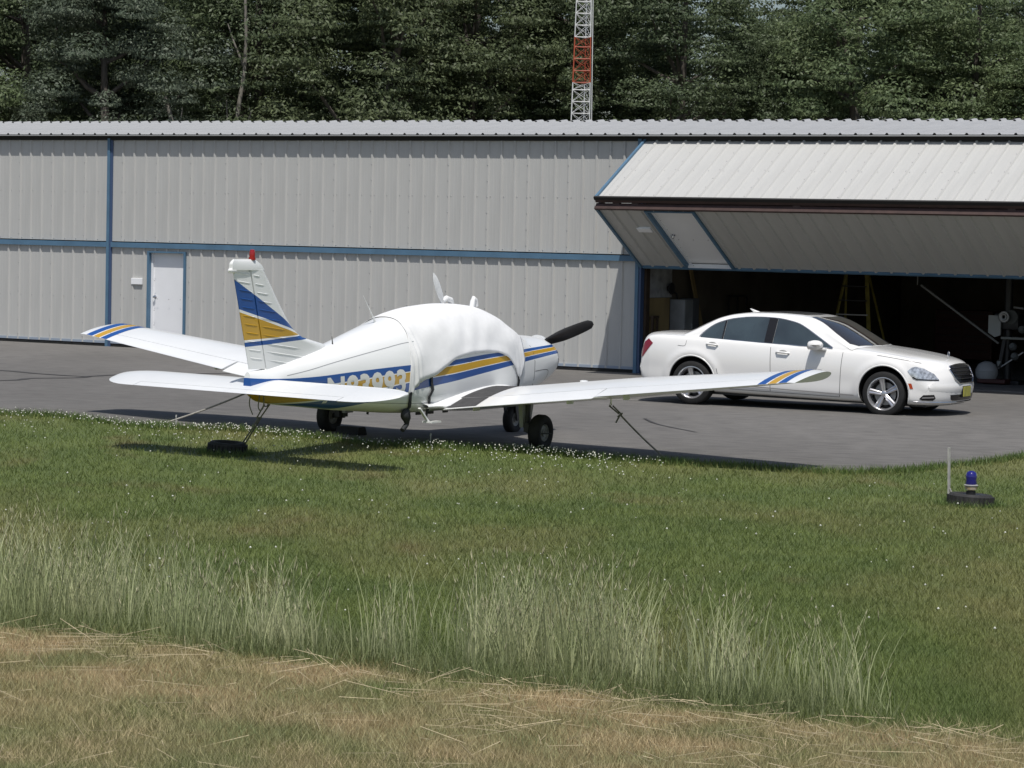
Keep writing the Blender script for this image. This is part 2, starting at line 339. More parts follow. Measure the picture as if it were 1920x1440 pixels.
def leaf(lower, loc, ang, opened):
    """one half of a bifold door; origin at its top edge, hanging down local -z, outside is -y"""
    hgt = LOW_H if lower else UP_H; fr = M_BROWN
    g = G()
    for z0, z1, yy in ((-0.09, 0.0, 0.012), (-hgt, -hgt + 0.02, 0.012), (-hgt / 2 - 0.03, -hgt / 2 + 0.03, 0.13)): g.box(0.0, BAYW, yy, yy + 0.06, z0, z1)
    for i in range(8):
        x = i * (BAYW - 0.06) / 7; g.box(x, x + 0.06, 0.128, 0.186, -hgt + 0.02, -0.09)
    o = g.build('door_leaf', fr, HAN, loc=loc, rot=(ang, 0, 0))
    for j in range(14):
        x0 = 0.12 + PW * j; last = j == 13
        if lower and j == 1: obj('panel', ME_HEAD, o, (x0, 0, -0.09)); continue
        obj('panel', (ME_LOWN if last else ME_LOW) if lower else (ME_UPN if last else ME_UP), o, (x0, 0, -hgt))
    for xa, xb in ((0.0, 0.119), (0.12 + 13 * PW + 0.701, BAYW)): G().box(xa, xb, -0.002, 0.010, -hgt + 0.001, -0.001).build('edge_flashing', M_PANEL, o)
    sc = obj('screws', ME_SCL if lower else ME_SCU, o, (0, 0, -hgt)); sc['kind'] = 'stuff'
    if opened:
        for x in (0.0, BAYW - 0.07): G().box(x - 0.012 if x < 1 else x + 0.03, x + 0.035 if x < 1 else x + 0.082, -0.045, 0.003, -hgt, 0).build('edge_trim', M_BLUE, o)
        G().box(-0.01, BAYW, -0.05, 0.012, -0.045, 0.004).build('hinge_beam', M_BROWN if lower else M_DARK, o) if lower else G().box(-0.01, BAYW, -0.05, 0.012, -hgt - 0.01, -hgt + 0.035).build('hinge_beam', M_DARK, o)
        if lower: G().box(0.06, BAYW - 0.07, -0.045, 0.01, -hgt - 0.012, -hgt + 0.03).build('bottom_trim', M_BLUE, o)
    elif not lower:
        G().box(0.0, BAYW, -0.058, 0.0, -hgt - 0.125, -hgt - 0.02).build('middle_trim', M_BLUE, o)
    else:
        G().box(0.0, BAYW, -0.02, 0.01, -hgt - 0.002, -hgt + 0.05).build('bottom_trim', mat('grey_blue_trim', (0.28, 0.33, 0.40), 0.5), o)
        G().box(0.0, BAYW, -0.01, 0.03, -hgt - 0.055, -hgt - 0.003).build('rubber_seal', M_RUBBER, o)
    if lower:   # walk door
        x0, x1, zt = 1.035, 1.955, -0.09
        fg = G(); fg.box(x0 - 0.05, x1 + 0.05, -0.045, 0.11, zt - 0.03, zt + 0.002); fg.box(x0 - 0.05, x0, -0.044, 0.11, -hgt, zt - 0.03); fg.box(x1, x1 + 0.05, -0.044, 0.11, -hgt, zt - 0.03)
        fg.build('door_frame', M_BLUE, o)
        jg = G(); jg.box(x0, x0 + 0.045, 0.04, 0.12, -hgt + 0.02, zt - 0.03); jg.build('door_stop', M_WHITE, o)
        G().box(x0 + 0.045, x1, 0.075, 0.12, -hgt + 0.02, zt - 0.032, bev=0.004).build('walk_door', M_WHITE, o)
        if opened: G().box(x0, x1, -0.03, 0.05, -hgt + 0.002, -hgt + 0.05).build('door_sill', M_WHITE, o)
        kg = G(); M1 = Matrix.Translation((x0 + 0.10, 0.075, -1.05)) @ Matrix.Rotation(math.pi / 2, 4, 'X')
        kg.lathe([(0.0, 0.075), (0.022, 0.07), (0.03, 0.055), (0.022, 0.04), (0.012, 0.03), (0.012, 0.012), (0.034, 0.008), (0.034, 0.0)], 12, M1); kg.build('door_knob', M_CHROME, o, smooth=40)
        G().box(0.56, 0.85, -0.045, 0.0, -0.80, -0.67, bev=0.006).build('name_plate', M_WHITE, o)
    return o
leaf(False, (2.10, 0, 4.42), 0, False); leaf(True, (2.10, 0, 2.16), 0, False)
leaf(False, (2.10 - BAYW - 0.13, 0, 4.42), 0, False); leaf(True, (2.10 - BAYW - 0.13, 0, 2.16), 0, False)
UA = -math.asin(1.84 / UP_H)
uy, uz = -1.84, 4.40 - UP_H * math.cos(UA)
leaf(False, (15.0, -0.01, 4.40), UA, True)
LA = math.asin(1.76 / LOW_H); leaf(True, (15.0, -1.82, uz - 0.13), LA, True)
gh = G()
for x in (0.35, 0.75, 4.0, 8.0, 12.0): gh.box(15 + x, 15 + x + 0.14, -1.80, -1.72, uz - 0.12, uz + 0.02)
gh.build('fold_hinge', M_BROWN, HAN)
for s_ in (2.035, 14.935, 27.85, -10.895):
    g = G(); g.box(s_ - 0.065, s_ + 0.005, -0.05, 0.10, 0.0, 4.44); g.build('post', M_BLUE, HAN)
    g = G(); g.box(s_ + 0.0055, s_ + (0.065 if s_ != 14.935 else 0.055), -0.03, 0.10, 0.0, 4.44); g.build('post', mat('deep_blue_trim', (0.05, 0.085, 0.17), 0.45), HAN)
# roof
S0, S1 = -11.2, 28.2; EAVE_Y, EAVE_Z, RIDGE_Y, RIDGE_Z = -0.17, 4.515, 6.0, 5.03
RL = math.hypot(RIDGE_Y - EAVE_Y, RIDGE_Z - EAVE_Z); RANG = math.atan2(RIDGE_Z - EAVE_Z, RIDGE_Y - EAVE_Y)
ME_RF = cladding(PW, 3, RL, 'roof_sheet', M_ROOF, 0.03)
n = int((S1 - S0) / PW) + 1
rf = G(); rf.box(S0, S0 + n * PW, 0, RL, -0.03, -0.012, Matrix.Translation((0, EAVE_Y, EAVE_Z)) @ Matrix.Rotation(RANG, 4, 'X'))
rf.add([(S0, RIDGE_Y, RIDGE_Z), (S0 + n * PW, RIDGE_Y, RIDGE_Z), (S0 + n * PW, 12.3, 4.5), (S0, 12.3, 4.5)], [(0, 1, 2, 3)])
ROOF = rf.build('roof', M_ROOF, HAN)
for j in range(n): obj('roof_sheet', ME_RF, ROOF, (S0 + PW * j - 0.03, EAVE_Y, EAVE_Z), (-(math.pi / 2 - RANG), 0, 0))
g = G()
for j in range(n * 3):   # ridge cap scalloped over the ribs
    x = S0 + 0.3048 * j
    g.add([(x, RIDGE_Y - 0.28, RIDGE_Z - 0.012), (x + 0.1, RIDGE_Y - 0.28, RIDGE_Z - 0.012), (x + 0.13, RIDGE_Y - 0.28, RIDGE_Z + 0.022), (x + 0.18, RIDGE_Y - 0.28, RIDGE_Z + 0.022), (x + 0.21, RIDGE_Y - 0.28, RIDGE_Z - 0.012), (x + 0.3048, RIDGE_Y - 0.28, RIDGE_Z - 0.012),
           (x, RIDGE_Y, RIDGE_Z + 0.02), (x + 0.1, RIDGE_Y, RIDGE_Z + 0.02), (x + 0.13, RIDGE_Y, RIDGE_Z + 0.055), (x + 0.18, RIDGE_Y, RIDGE_Z + 0.055), (x + 0.21, RIDGE_Y, RIDGE_Z + 0.02), (x + 0.3048, RIDGE_Y, RIDGE_Z + 0.02)],
          [(k, k + 1, k + 7, k + 6) for k in range(5)])
g.build('ridge_cap', M_ROOF, ROOF, fixn=False)
G().box(S0, S1, -0.036, 0.11, 4.398, 4.512).build('fascia', M_DARK, HAN)
# side, rear and partition walls
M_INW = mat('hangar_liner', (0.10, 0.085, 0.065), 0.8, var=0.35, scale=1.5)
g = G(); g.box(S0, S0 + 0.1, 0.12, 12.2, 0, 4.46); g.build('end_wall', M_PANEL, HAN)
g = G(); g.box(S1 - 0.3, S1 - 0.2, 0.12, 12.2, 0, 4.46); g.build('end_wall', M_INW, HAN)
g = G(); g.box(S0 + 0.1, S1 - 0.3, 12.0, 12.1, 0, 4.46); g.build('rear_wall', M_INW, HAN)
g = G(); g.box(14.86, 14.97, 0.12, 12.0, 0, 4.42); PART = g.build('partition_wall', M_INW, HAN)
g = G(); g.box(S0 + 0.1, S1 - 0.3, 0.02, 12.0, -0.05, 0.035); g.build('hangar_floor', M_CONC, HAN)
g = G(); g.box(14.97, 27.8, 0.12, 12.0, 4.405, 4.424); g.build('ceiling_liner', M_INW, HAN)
# ================================================================== airplane  (local x forward, y left, z up)
AIR = tag(empty('airplane', (PX, PY, 0), (0.0184, 0, math.pi / 2 - PB)), 'white low-wing propeller airplane with blue and gold stripes tied down at the lawn edge', 'airplane')
M_PWHITE = mat('aircraft_white', (0.78, 0.79, 0.785), 0.28, var=0.05, scale=1.5, coat=0.3)
C_BLUE, C_GOLD, C_WHT = (0.012, 0.075, 0.29), (0.52, 0.30, 0.02), (0.80, 0.81, 0.805)
ST_X = [-4.1, -3.7, -3.1, -2.4, -1.9, -1.3, -0.4, 0.3, 1.35, 2.6]
ST_HI = [0.935, 0.918, 0.924, 0.968, 0.998, 1.028, 1.070, 1.115, 1.150, 1.180]
ST_LO = [0.45, 0.455, 0.47, 0.545, 0.62, 0.715, 0.814, 0.890, 0.995, 1.075]
def fus_paint():
    m = bpy.data.materials.new('fuselage_paint'); m.use_nodes = True; N = m.node_tree.nodes; L = m.node_tree.links; b = N['Principled BSDF']
    b.inputs['Roughness'].default_value = 0.28; b.inputs['Coat Weight'].default_value = 0.3; b.inputs['Coat Roughness'].default_value = 0.05
    tc = N.new('ShaderNodeTexCoord'); sp = N.new('ShaderNodeSeparateXYZ'); L.new(tc.outputs['Object'], sp.inputs[0])
    mr = N.new('ShaderNodeMapRange'); mr.inputs[1].default_value = ST_X[0]; mr.inputs[2].default_value = ST_X[-1]; L.new(sp.outputs[0], mr.inputs[0])
    def curve(ys):
        fc = N.new('ShaderNodeFloatCurve'); c = fc.mapping.curves[0]
        pts = [((x - ST_X[0]) / (ST_X[-1] - ST_X[0]), y / 2) for x, y in zip(ST_X, ys)]
        c.points[0].location = pts[0]; c.points[1].location = pts[-1]
        for p in pts[1:-1]: c.points.new(*p)
        fc.mapping.update(); L.new(mr.outputs[0], fc.inputs[1]); return fc.outputs[0]
    lo, hi = curve(ST_LO), curve(ST_HI)
    def mt(op, a, b_):
        x = N.new('ShaderNodeMath'); x.operation = op
        for k, c in ((0, a), (1, b_)):
            if isinstance(c, float): x.inputs[k].default_value = c
            else: L.new(c, x.inputs[k])
        return x.outputs[0]
    t = mt('DIVIDE', mt('SUBTRACT', mt('MULTIPLY', sp.outputs[2], 0.5), lo), mt('SUBTRACT', hi, lo))
    t = mt('ADD', mt('MULTIPLY', t, 0.8), 0.1)
    cr = N.new('ShaderNodeValToRGB'); cr.color_ramp.interpolation = 'CONSTANT'; e = cr.color_ramp.elements
    e[0].position = 0; e[0].color = (*C_WHT, 1); e[1].position = 0.1; e[1].color = (*C_BLUE, 1)
    for p, c in ((0.376, C_WHT), (0.408, C_GOLD), (0.684, C_WHT), (0.712, C_BLUE), (0.9, C_WHT)):
        q = e.new(p); q.color = (*c, 1)
    L.new(t, cr.inputs[0])
    nz = N.new('ShaderNodeTexNoise'); nz.inputs['Scale'].default_value = 2.0; mp = N.new('ShaderNodeMapping'); mp.inputs['Scale'].default_value = (0.6, 1, 2.5); L.new(tc.outputs['Object'], mp.inputs[0]); L.new(mp.outputs[0], nz.inputs[0])
    r2 = N.new('ShaderNodeMapRange'); r2.inputs[3].default_value = 0.9; r2.inputs[4].default_value = 1.05; L.new(nz.outputs[0], r2.inputs[0])
    vm = N.new('ShaderNodeVectorMath'); vm.operation = 'SCALE'; L.new(cr.outputs[0], vm.inputs[0]); L.new(r2.outputs[0], vm.inputs[3]); L.new(vm.outputs[0], b.inputs['Base Color'])
    n3 = N.new('ShaderNodeTexNoise'); n3.inputs['Scale'].default_value = 3.5; L.new(tc.outputs['Object'], n3.inputs[0]); bp = N.new('ShaderNodeBump'); bp.inputs['Strength'].default_value = 0.06; bp.inputs['Distance'].default_value = 0.03; L.new(n3.outputs[0], bp.inputs['Height']); L.new(bp.outputs[0], b.inputs['Normal'])
    return m
def plane_stripes(name, bands, base):
    """bands: ((x,z),(x,z) upper line, (x,z),(x,z) lower line, colour)"""
    m = bpy.data.materials.new(name); m.use_nodes = True; N = m.node_tree.nodes; L = m.node_tree.links; b = N['Principled BSDF']
    b.inputs['Roughness'].default_value = 0.3; b.inputs['Coat Weight'].default_value = 0.3
    tc = N.new('ShaderNodeTexCoord'); sp = N.new('ShaderNodeSeparateXYZ'); L.new(tc.outputs['Object'], sp.inputs[0]); col = None
    def side(a, c, sgn):
        k = (c[1] - a[1]) / (c[0] - a[0]); m1 = N.new('ShaderNodeMath'); m1.operation = 'MULTIPLY_ADD'; L.new(sp.outputs[0], m1.inputs[0]); m1.inputs[1].default_value = k; m1.inputs[2].default_value = a[1] - k * a[0]
        m2 = N.new('ShaderNodeMath'); m2.operation = 'LESS_THAN' if sgn > 0 else 'GREATER_THAN'; L.new(sp.outputs[2], m2.inputs[0]); L.new(m1.outputs[0], m2.inputs[1]); return m2.outputs[0]
    for a, c, d, e, cc in bands:
        x = N.new('ShaderNodeMath'); x.operation = 'MULTIPLY'; L.new(side(a, c, 1), x.inputs[0]); L.new(side(d, e, -1), x.inputs[1])
        mx = N.new('ShaderNodeMix'); mx.data_type = 'RGBA'; L.new(x.outputs[0], mx.inputs[0]); mx.inputs[7].default_value = (*cc, 1)
        if col is None: mx.inputs[6].default_value = (*base, 1)
        else: L.new(col, mx.inputs[6])
        col = mx.outputs[2]
    L.new(col, b.inputs['Base Color']); return m
M_FUS = fus_paint()
M_FIN = plane_stripes('tail_fin_paint', [((-4.411, 2.051), (-3.209, 1.483), (-4.299, 1.713), (-3.179, 1.454), C_BLUE), ((-4.289, 1.68), (-3.128, 1.415), (-4.168, 1.36), (-3.108, 1.403), C_GOLD), ((-4.167, 1.333), (-3.087, 1.392), (-4.147, 1.284), (-2.966, 1.35), C_BLUE)], C_WHT)
# --- fuselage
FX = [-4.08, -3.76, -3.05, -2.4, -1.9, -1.43, -0.95, -0.45, 0.1, 0.6, 1.0, 1.35, 1.62, 1.9, 2.3, 2.47, 2.56]
FT = [1.00, 1.03, 1.15, 1.29, 1.41, 1.52, 1.63, 1.69, 1.715, 1.69, 1.60, 1.45, 1.325, 1.30, 1.275, 1.235, 1.16]
FBX = [-4.08, -3.88, -3.0, -2.1, -0.9, 0.5, 1.6, 2.2, 2.47, 2.56]; FB = [0.76, 0.66, 0.56, 0.48, 0.41, 0.41, 0.50, 0.62, 0.74, 0.84]
FWX = [-4.08, -3.76, -3.0, -2.1, -1.2, -0.3, 0.8, 1.6, 2.2, 2.47, 2.56]; FW = [0.05, 0.11, 0.25, 0.39, 0.50, 0.57, 0.575, 0.53, 0.47, 0.42, 0.35]
FCX = [-4.08, -3, -1, 0.5, 1.6, 2.56]; FC = [0.86, 0.84, 0.84, 0.86, 0.93, 1.0]
def fus_sec(x, th, grow=0.0):
    """th 0 = right side (y<0), pi/2 = top, pi = left side, 3pi/2 = keel"""
    zt = crom(FX, FT, x); zb = crom(FBX, FB, x); wd_ = crom(FWX, FW, x) + grow; zc = crom(FCX, FC, x)
    c, s = math.cos(th), math.sin(th); cab = float(sstep(-2.2, -0.6, x) * (1 - sstep(1.5, 2.2, x)))
    n = (2.15 + 0.25 * cab) if s >= 0 else (2.5 + 0.9 * cab); e = 2.0 / n
    r = (zt + grow - zc) if s >= 0 else (zc - zb + grow)
    y = wd_ * math.copysign(abs(c) ** e, c); z = zc + r * math.copysign(abs(s) ** e, s)
    return Vector((x, -y, z))
def fus_stations():
    return list(np.linspace(-4.08, -3.6, 8)) + list(np.linspace(-3.5, 1.9, 60)) + list(np.linspace(1.98, 2.4, 8)) + [2.45, 2.5, 2.535, 2.56]
FS = fus_stations(); NT = 64
g = G(); g.grid(len(FS), NT, lambda i, j: fus_sec(FS[i], 2 * math.pi * j / NT), wrap=True)
g.add([fus_sec(-4.08, 2 * math.pi * j / NT) for j in range(NT)], [tuple(range(NT))]); g.add([fus_sec(2.56, 2 * math.pi * j / NT) for j in range(NT)], [tuple(range(NT))])
ME_FUS = g.mesh('fuselage', M_FUS, 50); FUSE = obj('fuselage', ME_FUS, AIR); FB_ = bvh_of(ME_FUS)
# lap seams and cowling joints
M_SEAM = mat('seam_grey', (0.30, 0.31, 0.32), 0.5); M_DKSEAM = mat('seam_dark', (0.06, 0.06, 0.065), 0.6)
def strip(pts, wdt, parent, m, name='seam', sign=-1, off=0.002):
    P = curve_pts([(a, b, 0) for a, b in pts], max(2, 8 * (len(pts) - 1))); up = []; dn = []
    for i, p in enumerate(P):
        t = (P[min(i + 1, len(P) - 1)] - P[max(i - 1, 0)]).normalized(); n_ = Vector((-t.y, t.x, 0)) * wdt / 2
        up.append(((p + n_).x, (p + n_).y)); dn.append(((p - n_).x, (p - n_).y))
    g = G()
    for i in range(len(P) - 1): patch([up[i], up[i + 1], dn[i + 1], dn[i]], FB_, 1, sign, off, 0.2, g=g)
    return g.build(name, m, parent, fixn=False)
for sg in (-1, 1):
    strip([(-3.5, 0.95), (-3.12, 1.005), (-2.6, 1.096), (-1.78, 1.227), (-1.28, 1.298), (-0.4, 1.36)], 0.007, FUSE, M_SEAM, sign=sg)
    strip([(-2.6, 0.62), (-1.3, 0.56), (-0.3, 0.54)], 0.007, FUSE, M_SEAM, sign=sg)
    strip([(1.62, 1.24), (1.62, 0.62)], 0.012, FUSE, M_DKSEAM, sign=sg)
    strip([(1.64, 0.86), (2.05, 0.86), (2.08, 0.72)], 0.008, FUSE, M_DKSEAM, sign=sg)
    strip([(2.42, 1.1), (2.44, 0.84)], 0.014, FUSE, M_DKSEAM, sign=sg)
# registration
def text_mesh(txt, size, x0, z0, shear, bvh, sign, mtl, parent, name, slope=0.0, off=0.003, stretch=1.0, fit=None):
    cu = bpy.data.curves.new('t', 'FONT'); cu.body = txt; cu.size = size; cu.shear = shear; cu.offset = size * 0.036; cu.space_character = 1.08; cu.resolution_u = 3
    to = bpy.data.objects.new('t', cu); COL.objects.link(to); dg = bpy.context.evaluated_depsgraph_get(); dg.update()
    me = bpy.data.meshes.new_from_object(to.evaluated_get(dg)); bpy.data.objects.remove(to); bpy.data.curves.remove(cu)
    bm = bmesh.new(); bm.from_mesh(me)
    wmax = max(v.co.x for v in bm.verts); hmax = max(v.co.y for v in bm.verts)
    for k in range(1, int(wmax / 0.03)): bmesh.ops.bisect_plane(bm, geom=bm.verts[:] + bm.edges[:] + bm.faces[:], plane_co=(k * 0.03, 0, 0), plane_no=(1, 0, 0))
    for k in range(1, int(hmax / 0.03)): bmesh.ops.bisect_plane(bm, geom=bm.verts[:] + bm.edges[:] + bm.faces[:], plane_co=(0, k * 0.03, 0), plane_no=(0, 1, 0))
    for v in bm.verts:
        u = v.co.x * stretch * (1.0 if not fit else fit[0] / (wmax * stretch)); q = v.co.y * (1.0 if not fit else fit[1] / hmax); x = x0 + (u if sign < 0 else -u); z = z0 + q + slope * u
        h = bvh.ray_cast(Vector((x, sign * 5, z)), Vector((0, -sign, 0)))
        if h[0] is not None: v.co = h[0] + Vector((0, sign, 0)) * off
        else: v.co = (x, 0, z)
    bm.to_mesh(me); bm.free(); me.materials.clear(); me.materials.append(mtl)
    return obj(name, me, parent)
M_REG = mat('registration_white', (0.66, 0.66, 0.64), 0.4)
text_mesh('N83993', 0.36, -2.87, 0.623, 0.0, FB_, -1, M_REG, FUSE, 'registration', 0.052, fit=(1.42, 0.29))
text_mesh('N83993', 0.36, -1.41, 0.70, 0.0, FB_, 1, M_REG, FUSE, 'registration', -0.052, fit=(1.42, 0.29))
# --- wings
def wing_dims(R):
    k = min(max((R - 2.70) / (5.12 - 2.70), 0), 1); glove = 0.34 * float(1 - sstep(0.45, 1.15, R))
    le = 0.80 - 0.34 * k + glove; te = -0.80 + 0.24 * k
    zte = 0.42 + 0.13 * R; zle = zte + 0.055
    return le, te, zle, zte, 0.15 - 0.02 * k
def naca(t, fr):
    yt = 5 * t * (0.2969 * math.sqrt(fr) - 0.126 * fr - 0.3516 * fr**2 + 0.2843 * fr**3 - 0.1036 * fr**4)
    yc = 0.02 / 0.16 * (0.8 * fr - fr * fr) if fr < 0.4 else 0.02 / 0.36 * (0.2 + 0.8 * fr - fr * fr)
    return yc + yt, yc - yt
def wing_pt(R, fr, up, sgn, lift=0.0):
    le, te, zle, zte, t = wing_dims(R); c = le - te; a, b_ = naca(t, fr); yy = a if up else b_
    return Vector((le - c * fr, sgn * R, zle + (zte - zle) * fr + c * yy + lift))
def frs(a, b_, n): return [a + (b_ - a) * (0.5 - 0.5 * math.cos(math.pi * i / (n - 1))) if a < 0.01 else a + (b_ - a) * i / (n - 1) for i in range(n)]
def wing_piece(Rs, fa, fb, sgn, n=16, tip=False, drop=0.0):
    g = G(); rows = []; F_ = frs(fa, fb, n)
    for R in Rs:
        row = [wing_pt(R, f, True, sgn) for f in F_] + [wing_pt(R, f, False, sgn) for f in reversed(F_)]
        if drop:
            hx, hz = wing_pt(R, fa, True, sgn).x, wing_pt(R, fa, False, sgn).z
            row = [Vector((p.x, p.y, p.z - drop * (hx - p.x))) for p in row]
        rows.append(row)
    if tip:
        last = rows[-1]; zc = [(last[i].z + last[2 * n - 1 - i].z) / 2 for i in range(n)]; new = []
        for i, p in enumerate(last):
            j = i if i < n else 2 * n - 1 - i; d = p.z - zc[j]
            new.append(Vector((p.x, p.y + sgn * (0.07 + 0.75 * d), p.z - (0.25 * d if d > 0 else 0.0))))
        rows.append(new)
    m = len(rows[0]); g.grid(len(rows), m, lambda i, j: rows[i][j], wrap=True); g.add(rows[0], [tuple(range(m))]); g.add(rows[-1], [tuple(range(m))])
    return g
M_WALK = mat('black_wing_walk', (0.055, 0.055, 0.056), 0.9, var=0.25, scale=12, bump=0.3, bscale=90)
for sgn, nm in ((-1, 'right'), (1, 'left')):
    wing = wing_piece([0.3, 0.45, 0.6, 0.75, 0.9, 1.05, 1.2, 1.6, 2.0, 2.4, 2.7, 3.3, 3.9, 4.4, 4.82], 0.0, 0.775, sgn).build('wing', M_PWHITE, AIR, smooth=35)
    wing_piece([4.822, 4.9, 5.0, 5.06], 0.0, 1.0, sgn, 20, tip=True).build('wing_tip', M_PWHITE, wing, smooth=35)
    wing_piece([0.45, 0.62], 0.775, 1.0, sgn, 8).build('wing_root', M_PWHITE, wing, smooth=35)
    wing_piece([0.63, 1.3, 2.0, 2.655], 0.788, 1.01, sgn, 8, drop=0.05).build('flap', M_PWHITE, wing, smooth=35)
    wing_piece([2.68, 3.4, 4.1, 4.81], 0.785, 1.0, sgn, 8).build('aileron', M_PWHITE, wing, smooth=35)
    # dark gap behind the hinge lines
    g = G(); g.grid(2, 2, lambda i, j: wing_pt((0.62, 4.815)[i], 0.7805, j == 0, sgn)); g.build('hinge_gap', M_DKSEAM, wing)
    for ra, rb, c in ((4.70, 4.80, 'b'), (4.825, 4.925, 'g'), (4.95, 5.05, 'b')):
        g = G(); ff = [0.03] + list(np.linspace(0.06, 0.995, 16)); k = 3
        g.grid(k, len(ff), lambda i, j: wing_pt(ra + (rb - ra) * i / (k - 1) + 0.05 * (1 - ff[j]) * (1 - ff[j]) - 0.02, ff[j], True, sgn, 0.0022))
        g.build('stripe', mat('wing_stripe_blue', C_BLUE, 0.3) if c == 'b' else mat('wing_stripe_gold', C_GOLD, 0.3), wing, smooth=60, fixn=False)
    if sgn < 0:
        g = G(); rr = np.linspace(0.50, 1.06, 7); ff = np.linspace(0.30, 0.775, 10)
        g.grid(len(rr), len(ff), lambda i, j: wing_pt(rr[i] if i < 6 else 1.06 - 0.22 * max(0, ff[j] - 0.55) / 0.225 * 0, ff[j], True, sgn, 0.003)); g.build('wing_walk', M_WALK, wing, fixn=False)
        g = G(); ff = np.linspace(0.788, 0.985, 5); g.grid(3, 5, lambda i, j: wing_pt(0.66 + 0.2 * i, ff[j], True, sgn, 0.004) - Vector((0, 0, 0.05 * (ff[j] - 0.788) * 1.6))); g.build('wing_walk', M_WALK, wing, fixn=False)
    # wing root fairing
    g = G(); xs_ = np.linspace(-1.05, 1.1, 24)
    def fair(i, j):
        x = xs_[i]; fr = min(max((0.80 + 0.34 - x) / 1.94, 0.0), 1.0); zt = wing_pt(0.62, max(fr, 0.001), True, sgn).z; zb_ = wing_pt(0.62, max(fr, 0.001), False, sgn).z
        zt += 0.05; zb_ -= 0.02; a = j / 8 * math.pi; yy = 0.44 + 0.22 * math.sin(a) * (1 if -0.85 < x < 1.0 else 0.55); return Vector((x, sgn * yy, (zt + zb_) / 2 + (zt - zb_) / 2 * math.cos(a)))
    g.grid(len(xs_), 9, fair); g.build('root_fairing', M_PWHITE, wing, smooth=60)
    # small fittings: tie-down ring, flap hinges, fuel cap
    g = G(); g.tube([wing_pt(2.45, 0.45, False, sgn) + Vector((0, 0, 0.01)), wing_pt(2.45, 0.45, False, sgn) - Vector((0, 0, 0.05))], 0.008, 6); g.lathe([(0.02 + 0.006 * math.cos(a), 0.006 * math.sin(a)) for a in np.linspace(0, 2 * math.pi, 7)[:-1]], 10, Matrix.Translation(wing_pt(2.45, 0.45, False, sgn) - Vector((0, 0, 0.06))) @ Matrix.Rotation(math.pi / 2, 4, 'X'), closed=True); g.build('tie_down_ring', M_CHROME, wing)
    for R_ in (0.9, 2.2, 2.95):
        p = wing_pt(R_, 0.8, False, sgn); G().box(p.x - 0.09, p.x + 0.05, p.y - 0.01, p.y + 0.01, p.z - 0.045, p.z + 0.01).build('hinge_bracket', M_PWHITE, wing)
    p = wing_pt(1.9, 0.25, True, sgn); G().lathe([(0.05, -0.01), (0.05, 0.012), (0.03, 0.018), (0.0, 0.018)], 14, Matrix.Translation(p)).build('fuel_cap', M_PWHITE, wing, smooth=30)
# --- stabilator
def stab_dims(R):
    u = max(0.0, (abs(R) - 1.50) / 0.45); u = min(u, 0.999); e = 1 - math.sqrt(1 - u * u)
    return -3.60 - 0.22 * e, -4.36 + 0.46 * e
def stab_pt(R, fr, up):
    le, te = stab_dims(R); c = le - te; t = 0.09; yt = 5 * t * (0.2969 * math.sqrt(fr) - 0.126 * fr - 0.3516 * fr**2 + 0.2843 * fr**3 - 0.1036 * fr**4)
    x = le - c * fr; z = 0.89 - 0.145 * (-3.60 - x); return Vector((x, -R, z + (yt if up else -yt) * c))
def stab_piece(Rs, fa, fb, n=12):
    g = G(); F_ = frs(fa, fb, n); rows = [[stab_pt(R, f, True) for f in F_] + [stab_pt(R, f, False) for f in reversed(F_)] for R in Rs]; m = 2 * n
    g.grid(len(rows), m, lambda i, j: rows[i][j], wrap=True); g.add(rows[0], [tuple(range(m))]); g.add(rows[-1], [tuple(range(m))]); return g
_rt = [1.50, 1.6, 1.7, 1.78, 1.84, 1.89, 1.925, 1.945]
STB = stab_piece([-1.38, -0.7, 0, 0.7, 1.38], 0, 0.80).build('stabilator', M_PWHITE, AIR, smooth=35)
for s_ in (-1, 1): stab_piece([s_ * r for r in [1.381, 1.45] + _rt], 0, 1.0, 16).build('stabilator_tip', M_PWHITE, STB, smooth=35)
stab_piece([-1.372, -0.6, -0.12], 0.815, 1.0, 6).build('trim_tab', M_PWHITE, STB, smooth=35); stab_piece([0.12, 0.6, 1.372], 0.815, 1.0, 6).build('trim_tab', M_PWHITE, STB, smooth=35)
stab_piece([-0.118, 0, 0.118], 0.815, 1.0, 6).build('trim_tab', M_PWHITE, STB, smooth=35)
# --- fin and rudder
def fin_le(z): return crom([0.95, 1.2, 1.30, 1.36, 1.477, 1.63, 1.80, 1.983, 2.109, 2.174, 2.27], [-2.1, -2.35, -2.62, -2.97, -3.209, -3.371, -3.532, -3.692, -3.811, -3.87, -3.955], z)
def fin_hg(z): return -3.76 - 0.316 * (z - 1.01)
def fin_te(z): return -4.05 - 0.336 * (z - 1.02)
def fin_sheet(za, zb_, fa, fb, thf, n=12, nz=14):
    """fa/fb: functions of z giving front/rear x; thf(fr) half thickness"""
    g = G(); zs = np.linspace(za, zb_, nz); rows = []
    for z in zs:
        fr = [i / (n - 1) for i in range(n)]; a, b_ = fa(z), fb(z)
        rows.append([Vector((a + (b_ - a) * f, -thf(f, z), z)) for f in fr] + [Vector((a + (b_ - a) * f, thf(f, z), z)) for f in reversed(fr)])
    m = len(rows[0]); g.grid(nz, m, lambda i, j: rows[i][j], wrap=True); g.add(rows[0], [tuple(range(m))]); g.add(rows[-1], [tuple(range(m))]); return g
def th_fin(f, z): return (0.052 - 0.012 * (z - 1)) * math.sqrt(min(1, f * 5 + 0.0001)) * (1 - 0.25 * f) + 0.002
def th_rud(f, z): return (0.036 - 0.010 * (z - 1)) * (1 - 0.88 * f)
FIN = fin_sheet(0.96, 2.15, fin_le, lambda z: fin_hg(z) + 0.004, th_fin, 16, 30).build('fin', M_FIN, AIR, smooth=35)
